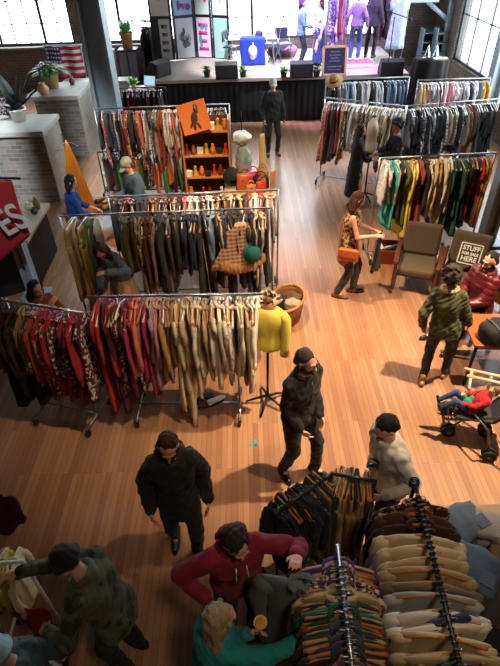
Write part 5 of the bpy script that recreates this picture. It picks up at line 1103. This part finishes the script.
MB().box((0, 0, 0), (.4, .3, .03)).build('seat', cloth(), sr, color='2a2c34', loc=sc_ + up * .4 + fw * -.0, rz=hm, bevel=.012)
o = MB().box((0, 0, .2), (.04, .3, .46)).build('backrest', cloth(), sr, color='2c3040', loc=sc_ + up * .42 + fw * .2, rz=hm, bevel=.012); o.rotation_euler.y = .5
cb = sc_ + fw * -.06
person('small child in red top and dark shoes lying back in the stroller', (cb.x, cb.y, .0), math.degrees(hm) + 180, .84, pose=dict(pelvis=(0, 0, .95), lean=(0, -.8), nod=30, rh=(.16, .12, 1.2), lh=(-.12, .2, 1.15), rf=(.1, .66, .93), lf=(-.09, .64, .89), rk=(.2, .4, 1), lk=(-.2, .4, 1), rtoe=(.2, .4, 1), ltoe=(-.2, .4, 1)), top=dict(c='b81e2a', name='shirt', thick=.03), bottom=dict(c='2a4a7a'), shoe='24242a', hair=dict(s='short', c='6a4a2c'), voxel=.0085)
drape('toy_cloth', 'bright blue cloth lying over the stroller seat side', 'cloth', sc_ + up * .62 + fw * .34 - ax * .1, .26, .2, '2a7ab0', 'stripe', hm + pi / 2, .02)
tag(MB().ell((0, 0, 0), (.05, .05, .05)).ell((.05, .02, .03), (.03, .03, .03)).ell((-.03, .04, .03), (.03, .025, .04)).build('soft_toy', cloth(), color='1f9a7a', loc=sc_ + up * .53 - fw * .1), 'green soft toy in the lap of the stroller child', 'toy')
# floor tape marks
tape = mat('teal_tape', '2a9aa0', .6)
for i, (u, v, l) in enumerate(((253, 445, 'teal tape mark on floor beside the man in black'), (455, 396, 'teal tape mark on floor beside the stroller'))):
    p = P(u, v); tag(MB().box((0, 0, .003), (.1, .03, .004)).box((.03, .03, .003), (.03, .09, .004)).build('floor_tape', tape, smooth=False, loc=p, rz=.5 * i), l, 'tape')
# folded denim on a board table at the bottom right
bz = .82; p0 = P(452, 512, bz); p1 = P(520, 640, bz); bt = thing('stock_table', 'pale board table of folded jeans beside the cream sweaters', 'table', (P(480, 560, bz).x + .16, P(480, 560, bz).y + .0, 0))
MB().box((0, 0, bz - .02), (.62, .95, .03)).build('tabletop', mat('pine_board', '8a745a', .6), bt, smooth=False)
for sx in (-1, 1):
    for sy in (-1, 1): MB().box((sx * .27, sy * .42, (bz - .035) / 2), (.04, .04, bz - .035)).build('leg', wood_mid, bt, smooth=False)
def folded(u, v, z, w, d, h, c, pat, label, rz, legs=False):
    p = P(u, v, z); t = thing('folded_jeans', label, 'trousers', p, rz, 'folded trousers on the stock table')
    for k in range(2):
        m = MB(); R = []
        for i in range(9):
            q = i / 8 * 2 - 1; e = (1 - abs(q) ** 5) ** .4 if abs(q) < 1 else .06
            R.append([(q * w / 2, d / 2 * (1 - .08 * k) * math.copysign(abs(cos(a)) ** .5, cos(a)) * (.9 + .1 * e) + .012 * sin(q * 5 + k), h / 4 * max(e, .1) * math.copysign(abs(sin(a)) ** .6, sin(a)) + (k - .5) * h / 2 + .008 * sin(q * 7)) for a in np.linspace(0, 2 * pi, 18, endpoint=False)])
        m.rings(R).build('fold', cloth(pat), t, color=c)
    MB().box((w * .3, -d * .2, h / 2 + .002), (.1, .11, .008)).build('pocket', cloth(pat), t, color=c, bevel=.003)
folded(462, 526, bz + .1, .36, .32, .2, '22344c', 'denim', 'dark blue folded jeans at the far end of the stock table', .4); folded(488, 530, bz + .1, .3, .26, .2, '8e8c88', 'plain', 'pale grey folded trousers next to the dark blue jeans', -.5)
folded(470, 570, bz + .11, .38, .36, .22, '365274', 'denim', 'mid blue folded jeans with fringe in middle of the stock table', -.6); folded(490, 602, bz + .08, .3, .28, .16, '3a3a34', 'plain', 'dark olive folded trousers at near end of the stock table', .2)
folded(508, 562, bz + .08, .28, .3, .16, '6a5a44', 'plain', 'brown folded trousers at outer edge of the stock table', 1.2)
tag(MB().box((0, 0, .34), (.5, .5, .66)).box((0, 0, .68), (.54, .54, .03)).build('storage_bin', blackplastic, smooth=False, bevel=.02, loc=(P(478, 650, .3).x + .1, P(478, 650, .3).y - .2, 0)), 'black plastic storage bin below the stock table', 'bin')
q = SWEAT(11); t = thing('rope_garland', 'twisted pink brown rope looped on a cream sweater of the sweater rack', 'garland', q + Vector((0, -.06, -.15)), radians(8))
for s in (-1, 1): MB().tube([(.19 * sin(a), .05 * cos(a) - .03, -.02 - .05 * cos(a) + .008 * sin(a * 14 + s * 1.6)) for a in np.linspace(-2.2, 2.2, 60)], .012, 6).build('strand', mat('rope_pink', 'a87c6c', .8), t)
q = SWEAT(9); t = thing('ribbon_bow', 'navy ribbon bow lying over a white sweater of the sweater rack', 'ribbon', q + Vector((.03, -.05, -.1)), radians(10))
for s in (-1, 1): MB().ell((s * .07, 0, 0), (.075, .03, .03), Matrix.Rotation(s * .3, 3, 'Y')).build('loop', cloth(), t, color='232c58'); MB().box((s * .1, -.02, -.05), (.13, .012, .035), Matrix.Rotation(s * .5, 3, 'Y')).build('tail', cloth(), t, color='232c58')
MB().ell((0, 0, 0), (.025, .03, .03)).build('knot', cloth(), t, color='1c2448')
# hanging dark red item at the left edge
rp = P(-13, 496, 1.2); garment('jacket', rp, radians(20), 'dark red patterned jacket hanging alone above the empty floor', 'lone jackets', 'maroon', 'plain', 'black', (.7, 1.0, .6)); 
tag(MB().tube([rp + Vector((-.5, 0, .0)), rp + Vector((.12, 0, 0))], .013, 8).tube([rp + Vector((-.45, 0, 0)), Vector((rp.x - .45, rp.y, 0))], .014, 8).lathe([(.002, 0), (.2, 0), (.2, .02), (.002, .03)], (rp.x - .45, rp.y, 0), 18).build('valet_stand', blackmetal), 'black stand holding the lone dark red jacket', 'stand')
# white basket-rail in the corner, grey coat pulled from the packed rack
rr = [P(14, 640, 1.0), P(62, 668, 1.0)]; tag(MB().tube([rr[0], rr[1]], .013, 8).tube([rr[0], (rr[0].x, rr[0].y, 0)], .013, 8).tube([rr[1], (rr[1].x, rr[1].y, 0)], .013, 8).build('low_rail', whitepaint), 'low white rail slanting beside the pale blue beanie', 'rail')
gj = P(306, 578, 1.62); garment('jacket', gj, radians(-20), 'big slate grey coat pulled out by the maroon hoodie man', 'clothes on the packed ribbed rack', '747e88', 'plain', 'wood', (1.35, 1.6, 1.15), var=3, hook=True)
hh = P(352, 548, 1.62); 
# --- on the stage
e = P(253, 68, ST); tb_ = thing('draped_table', 'table covered in royal blue cloth with white crest on stage', 'table', (e.x, e.y + .35, ST)); bw = .72
MB().box((0, 0, .74), (1.4, .6, .03)).build('tabletop', whitepaint, tb_, smooth=False, bevel=.006)
for s in (-1, 1):
    for y in (-.24, .24): MB().tube([(s * .64, y, 0), (s * .6, y, .73)], .016, 8).build('leg', steel, tb_)
m = MB(); m.grid(lambda u, v: ((u - .5) * bw + .012 * sin(v * 9), (-.32 - .012 * sin(u * 16)) if v > .25 else -.32 + (.25 - v) * 2.2, .765 if v < .25 else .765 - (v - .25) * .95), 20, 16); o = m.build('blue_cloth', cloth(), tb_, color='1c3cae', solid=.006)
m = MB().rings([[(.13 * sx * cos(a), -.345 - .012 * (1 - sx), .43 + .17 * sin(a) * sx + (-.05 * abs(sin(a)) if sin(a) < 0 else 0)) for a in np.linspace(0, 2 * pi, 20, endpoint=False)] for sx in (1., .02)]); m.tube([(0, -.345, .58), (.02, -.345, .66)], .02, 6); m.build('crest_print', mat('crest_white', 'dfe3ee', .7), o)
for s, l in ((-1, 'white equipment case on the blue draped table near poster screen'), (1, 'white equipment case at the other end of the blue draped table')):
    t = thing('equipment_case', l, 'case', (e.x + s * .48, e.y + .35, ST + .76)); MB().box((0, 0, .09), (.36, .34, .18)).build('case', whitepaint, t, smooth=False, bevel=.02); MB().tube([(-.06, -.18, .1), (-.05, -.21, .1), (.05, -.21, .1), (.06, -.18, .1)], .01, 6).build('handle', blackplastic, t)
t = thing('person_cap', 'dark blue cap on the equipment behind blue table', 'cap', (e.x + .2, e.y + .5, ST + .78)); MB().lathe([(.12, 0), (.115, .06), (.08, .11), (.002, .13)], n=18).build('crown', cloth(), t, color='38406a'); MB().box((0, -.14, .01), (.14, .12, .01)).build('peak', cloth(), t, color='38406a', bevel=.004); t.name = 'baseball_cap'
def stage_chair(u, v, rz, label):
    p = P(u, v, ST); t = thing('folding_chair', label, 'chair', p, rz, 'chairs on the stage'); cm = mat('chair_indigo', '2a2c48', .5)
    MB().box((0, 0, .45), (.42, .4, .03)).build('seat', cm, t, bevel=.01); MB().box((0, .2, .72), (.42, .03, .28)).build('backrest', cm, t, bevel=.01)
    for s in (-1, 1): MB().tube([(s * .2, -.2, 0), (s * .2, .2, .86)], .012, 8).build('leg', steel, t); MB().tube([(s * .2, .22, 0), (s * .2, -.16, .46)], .012, 8).build('leg', steel, t)
stage_chair(232, 63, 1.2, 'dark chair on stage between poster screen and blue table'); stage_chair(272, 60, -.5, 'dark chair on stage just behind the blue table'); stage_chair(284, 60, .4, 'dark chair on stage in front of the purple haired person')
for i, (u, v, c, l) in enumerate(((276, 57, '4a4a6a', 'slate blue bag slumped on stage behind blue table'), (288, 56, 'a87a8a', 'dusty pink bag slumped on stage below window'))):
    m = MB().ell((0, 0, .16), (.28, .2, .2), None, 20, 12); V = m.V[0]; V += np.sin(V[:, [1, 2, 0]] * 22 + i) * .02; tag(m.build('duffel_bag', cloth(), color=c, loc=P(u, v, ST)), l, 'bag')
# chalkboard on the stage edge
cb_ = P(334, 76, ST); ch = thing('chalkboard', 'wood framed chalkboard standing on the stage edge', 'chalkboard', (cb_.x, cb_.y + .05, ST), 0); ch.rotation_euler.x = radians(-8)
MB().box((0, 0, .36), (.6, .02, .62)).build('slate', mat('slate_blue', '1e2236', .7), ch, smooth=False)
m = MB()
for s in (-1, 1): m.box((s * .31, 0, .36), (.06, .04, .74)).box((0, 0, .36 + s * .34), (.68, .04, .06))
m.build('frame', wood_light, ch, smooth=False, bevel=.006)
m = MB(); chalk = mat('chalk', '8890a8', .9)
for r_, (w_, z_) in enumerate(((.24, .58), (.3, .5), (.2, .43), (.28, .36), (.4, .22), (.36, .15))): m.tube([(-w_ / 2 + w_ * i / 24, -.013, z_ + .018 * sin(i * 2.1 + r_) * cos(i * .7)) for i in range(25)], .0045, 4)
m.build('chalk_writing', chalk, ch)
# rack of dresses on stage
a, b = P(327, 60, ST), P(345, 58, ST); a = Vector((a.x, a.y + .3, ST + 1.75)); b = Vector((b.x, a.y + .2, ST + 1.75))
def stage_rack(a, b, label):
    d = b - a; l = d.length; c = (a + b) / 2; t = thing('clothes_rack', label, 'clothes rack', (c.x, c.y, ST), math.atan2(d.y, d.x), 'stage racks'); h = a.z - ST
    MB().tube([(-l / 2 - .05, 0, h), (l / 2 + .05, 0, h)], .013, 8).build('rail', steel, t)
    for s in (-1, 1): MB().tube([(s * (l / 2 + .05), 0, .03), (s * (l / 2 + .05), 0, h)], .013, 8).build('upright', steel, t); MB().tube([(s * (l / 2 + .05), -.25, .02), (s * (l / 2 + .05), .25, .02)], .016, 8).build('foot_bar', steel, t)
stage_rack(a, b, 'rack of violet and pink dresses on stage by the long blue skirt')
fill(a, b, 9, pick([(.5, [('dress', 'lilac', 'floral', 1.15), ('dress', 'purple', 'floral', 1.15), ('dress', 'white', 'floral', 1.1)]), (1.1, [('dress', 'pink', 'plain', 1.2), ('dress', 'magenta', 'plain', 1.1), ('dress', 'lilac', 'plain', 1.1)])]), 'blue skirt', 'the violet stage rack', 'dresses on the violet stage rack', ('white',), hook=False)
a = P(378, 62, ST); b = P(402, 62, ST); a = Vector((a.x, a.y + .35, ST + 1.85)); b = Vector((b.x, a.y - .1, ST + 1.85)); stage_rack(a, b, 'rack of floral and plum dresses on stage beside the dark mannequin')
fill(a, b, 9, pick([(.4, [('dress', 'mauve', 'plain', 1.1), ('jacket', 'purple', 'plain', 1.), ('dress', 'charcoal')]), (1.1, [('dress', 'sky', 'floral', 1.15), ('dress', 'silver', 'floral', 1.2)])]), 'dark mannequin', 'the floral stage rack', 'dresses on the floral stage rack', ('black',), hook=False, jit=.5)
fd = P(391, 66, ST); garment('dress', Vector((fd.x, fd.y - .1, ST + 1.9)), radians(10), 'pale blue floral dress facing out at the end of stage', 'display dresses', 'sky', 'floral', 'white', (1.25, 1.6, 1.35), var=2)
tag(MB().tube([(0, 0, 0), (0, 0, 1.91)], .014, 8).box((0, 0, .011), (.4, .4, .02)).build('garment_stand', steel, loc=(fd.x, fd.y - .1, ST)), 'thin steel stand holding out the pale blue floral dress', 'stand')
# draped pedestal with silver ornament, mic stand, corner shelves
pd = PY(425, 100, 14.6); pe = thing('draped_pedestal', 'tall pedestal in black cloth below the corner shelves', 'pedestal', (pd.x, 14.7, 0)); ph_ = PY(425, 58, 14.7).z
MB().rings([[(r * (1 + .05 * sin(9 * a)) * cos(a), r * (1 + .05 * sin(9 * a)) * sin(a), z) for a in np.linspace(0, 2 * pi, 54, endpoint=False)] for r, z in ((.52, .01), (.48, ph_ * .5), (.44, ph_ - .03), (.42, ph_))]).build('cloth_cover', cloth(), pe, color='101114')
MB().lathe([(.002, ph_ + .0), (.4, ph_), (.4, ph_ + .012), (.002, ph_ + .012)], n=24).build('top', mat('dark_top', '2a2a2c', .4), pe)
sv = thing('silver_ornament', 'pointed silver ornaments standing on the black draped pedestal', 'ornament', (pd.x, 14.7, ph_ + .012)); 
for dx in (-.12, .1): MB().lathe([(.09, 0), (.07, .06), (.03, .2), (.002, .3)], (dx, 0, 0), 14).build('cone', mat('polished_silver', 'd8dadc', .15, 1.), sv)
MB().lathe([(.002, 0), (.25, 0), (.25, .015), (.002, .015)], n=20).build('tray', mat('polished_silver', 'd8dadc', .15, 1.), sv)
ms = P(404, 72, 0); ms = PY(404, 75, 15.2); t = thing('microphone_stand', 'black microphone stand at the end of stage by the window', 'stand', (3.95, 15.2, 0))
MB().tube([(0, 0, .02), (0, 0, 2.6)], .014, 8).build('pole', blackmetal, t); MB().tube([(-.25, 0, 2.75), (.4, 0, 2.55)], .012, 8).build('boom', blackmetal, t); MB().lathe([(.002, 0), (.18, 0), (.18, .02), (.002, .03)], n=20).build('base', blackmetal, t); MB().ell((.42, 0, 2.54), (.05, .035, .035)).build('microphone', blackplastic, t)
for i, (u0, u1, y, l) in enumerate(((425, 438, 18.4, 'blue grey corner shelf unit under the diagonal brace'), (439, 449, 18.0, 'narrow blue grey shelf unit by the tall window pier'))):
    x0, x1, z0, z1 = pxbox(u0, 29, u1, 75, y); t = thing('shelf_unit', l, 'shelf', ((x0 + x1) / 2, y + .2, 0)); w = x1 - x0
    bm_ = mat('shelf_blue', '6a828c', .5)
    for s in (-1, 1): MB().box((s * w / 2, 0, z1 / 2), (.04, .4, z1)).build('side_panel', bm_, t, smooth=False)
    for k in range(7): MB().box((0, 0, z1 * (k + .5) / 7), (w, .4, .03)).build('shelf_board', bm_, t, smooth=False)
    MB().box((0, .2, z1 / 2), (w, .02, z1)).build('back_panel', mat('shelf_slate', '4a5a62', .6), t, smooth=False)
# straw hat on rack end
hp = P(334, 80, 1.85); t = thing('straw_hat', 'tan straw hat on the end of the stage end rack', 'hat', hp); t.rotation_euler = (.5, -.3, 0); sm_ = mat('straw', 'b8905a', .8, 0, .3, 60, .5)
MB().lathe([(.002, .13), (.07, .125), (.095, .09), (.1, 0), (.19, -.02), (.195, -.028), (.1, -.01), (.002, -.01)], n=26).build('crown', sm_, t); MB().lathe([(.1, .005), (.104, .005), (.1, .035), (.096, .035)], n=26).build('band', cloth(), t, color='4a2a18')
# laptop and desk at the screen corner, clear bag
dk = PY(167, 80, 15.0); t = thing('small_desk', 'small wood topped desk at the poster screen corner of stage', 'desk', (-2.75, 15.0, 0)); MB().box((0, 0, 1.13), (.7, .5, .04)).build('desktop', wood_mid, t, smooth=False, bevel=.006)
for sx in (-1, 1):
    for sy in (-1, 1): MB().box((sx * .3, sy * .2, .555), (.04, .04, 1.11)).build('leg', wood_dark, t, smooth=False)
potted(Vector((-2.95, 14.95, 1.15)), 'small bright green plant on the small wood topped desk', .07, .1, .22, 24, whitepot, '7ab040', 'broad', .5)
l_ = thing('laptop', 'open laptop with pale blue screen on the small desk', 'laptop', (-2.6, 15.02, 1.15), radians(-25)); MB().box((0, 0, .01), (.36, .25, .02)).build('keyboard', steel, l_, smooth=False, bevel=.004); o = MB().box((0, .16, .13), (.36, .014, .25), Matrix.Rotation(-.3, 3, 'X')).build('lid', steel, l_, smooth=False, bevel=.004)
em, nt_, b_ = nodes('screen_glow'); b_.inputs['Emission Color'].default_value = (.45, .7, .85, 1); b_.inputs['Emission Strength'].default_value = .8; MB().box((0, .15, .13), (.33, .006, .22), Matrix.Rotation(-.3, 3, 'X')).build('screen', em, o, smooth=False)
# coats hanging on the back wall beside the screen
for i in range(5):
    a = PY(143 + i * 4, 22, 18.6); garment('jacket', Vector((a.x, 18.6, a.z)), radians(70 + i * 8), f'grey and black coat, {ordinal(i)} from cabinet on the wall rail by the posters', 'coats on the wall rail', ['charcoal', 'black', 'grey', 'charcoal', 'black'][i], 'plain', 'white', (1.2, 1.6, 1.9), hook=False)
a = PY(140, 22, 18.6); b = PY(166, 22, 18.6); t = tag(MB().tube([(a.x, 18.6, a.z), (b.x, 18.6, a.z)], .02, 8).tube([(a.x, 18.6, 0), (a.x, 18.6, a.z)], .02, 8).tube([(b.x, 18.6, 0), (b.x, 18.6, a.z)], .02, 8).build('coat_rail', blackmetal), 'tall black coat rail between the dark cabinet and poster screen', 'rail')
# ------------------------------------------------------------------ light
w = bpy.data.worlds.new('daylight'); bpy.context.scene.world = w; w.use_nodes = True; bgn = w.node_tree.nodes['Background']; bgn.inputs[0].default_value = (.86, .94, 1, 1); bgn.inputs[1].default_value = WORLD
def spot(name, loc, to, power, c, size, blend=.5, rad=.1):
    l = bpy.data.lights.new(name, 'SPOT'); l.energy = power; l.color = c; l.spot_size = radians(size); l.spot_blend = blend; l.shadow_soft_size = rad
    o = bpy.data.objects.new(name, l); C.objects.link(o); o.location = loc; o.rotation_euler = (Vector(to) - Vector(loc)).to_track_quat('-Z', 'Y').to_euler()
for s in SPOTS: spot(*s)
sc = bpy.context.scene
cam = bpy.data.cameras.new('camera'); co = bpy.data.objects.new('camera', cam); C.objects.link(co); sc.camera = co
cam.sensor_fit = 'VERTICAL'; cam.sensor_height = 36; cam.lens = 36 * FPX / 666; cam.clip_start = .05; cam.clip_end = 200
co.matrix_world = Matrix(((CR.x, CU.x, -CD.x, 0), (CR.y, CU.y, -CD.y, 0), (CR.z, CU.z, -CD.z, CAMH), (0, 0, 0, 1)))
sc.view_settings.view_transform = 'Standard'; sc.view_settings.look = 'None'; sc.view_settings.gamma = 1; sc.view_settings.exposure = .2
sc.cycles.max_bounces = 6; sc.cycles.diffuse_bounces = 4; sc.cycles.transparent_max_bounces = 12; sc.cycles.caustics_reflective = False; sc.cycles.caustics_refractive = False; sc.cycles.sample_clamp_indirect = 6
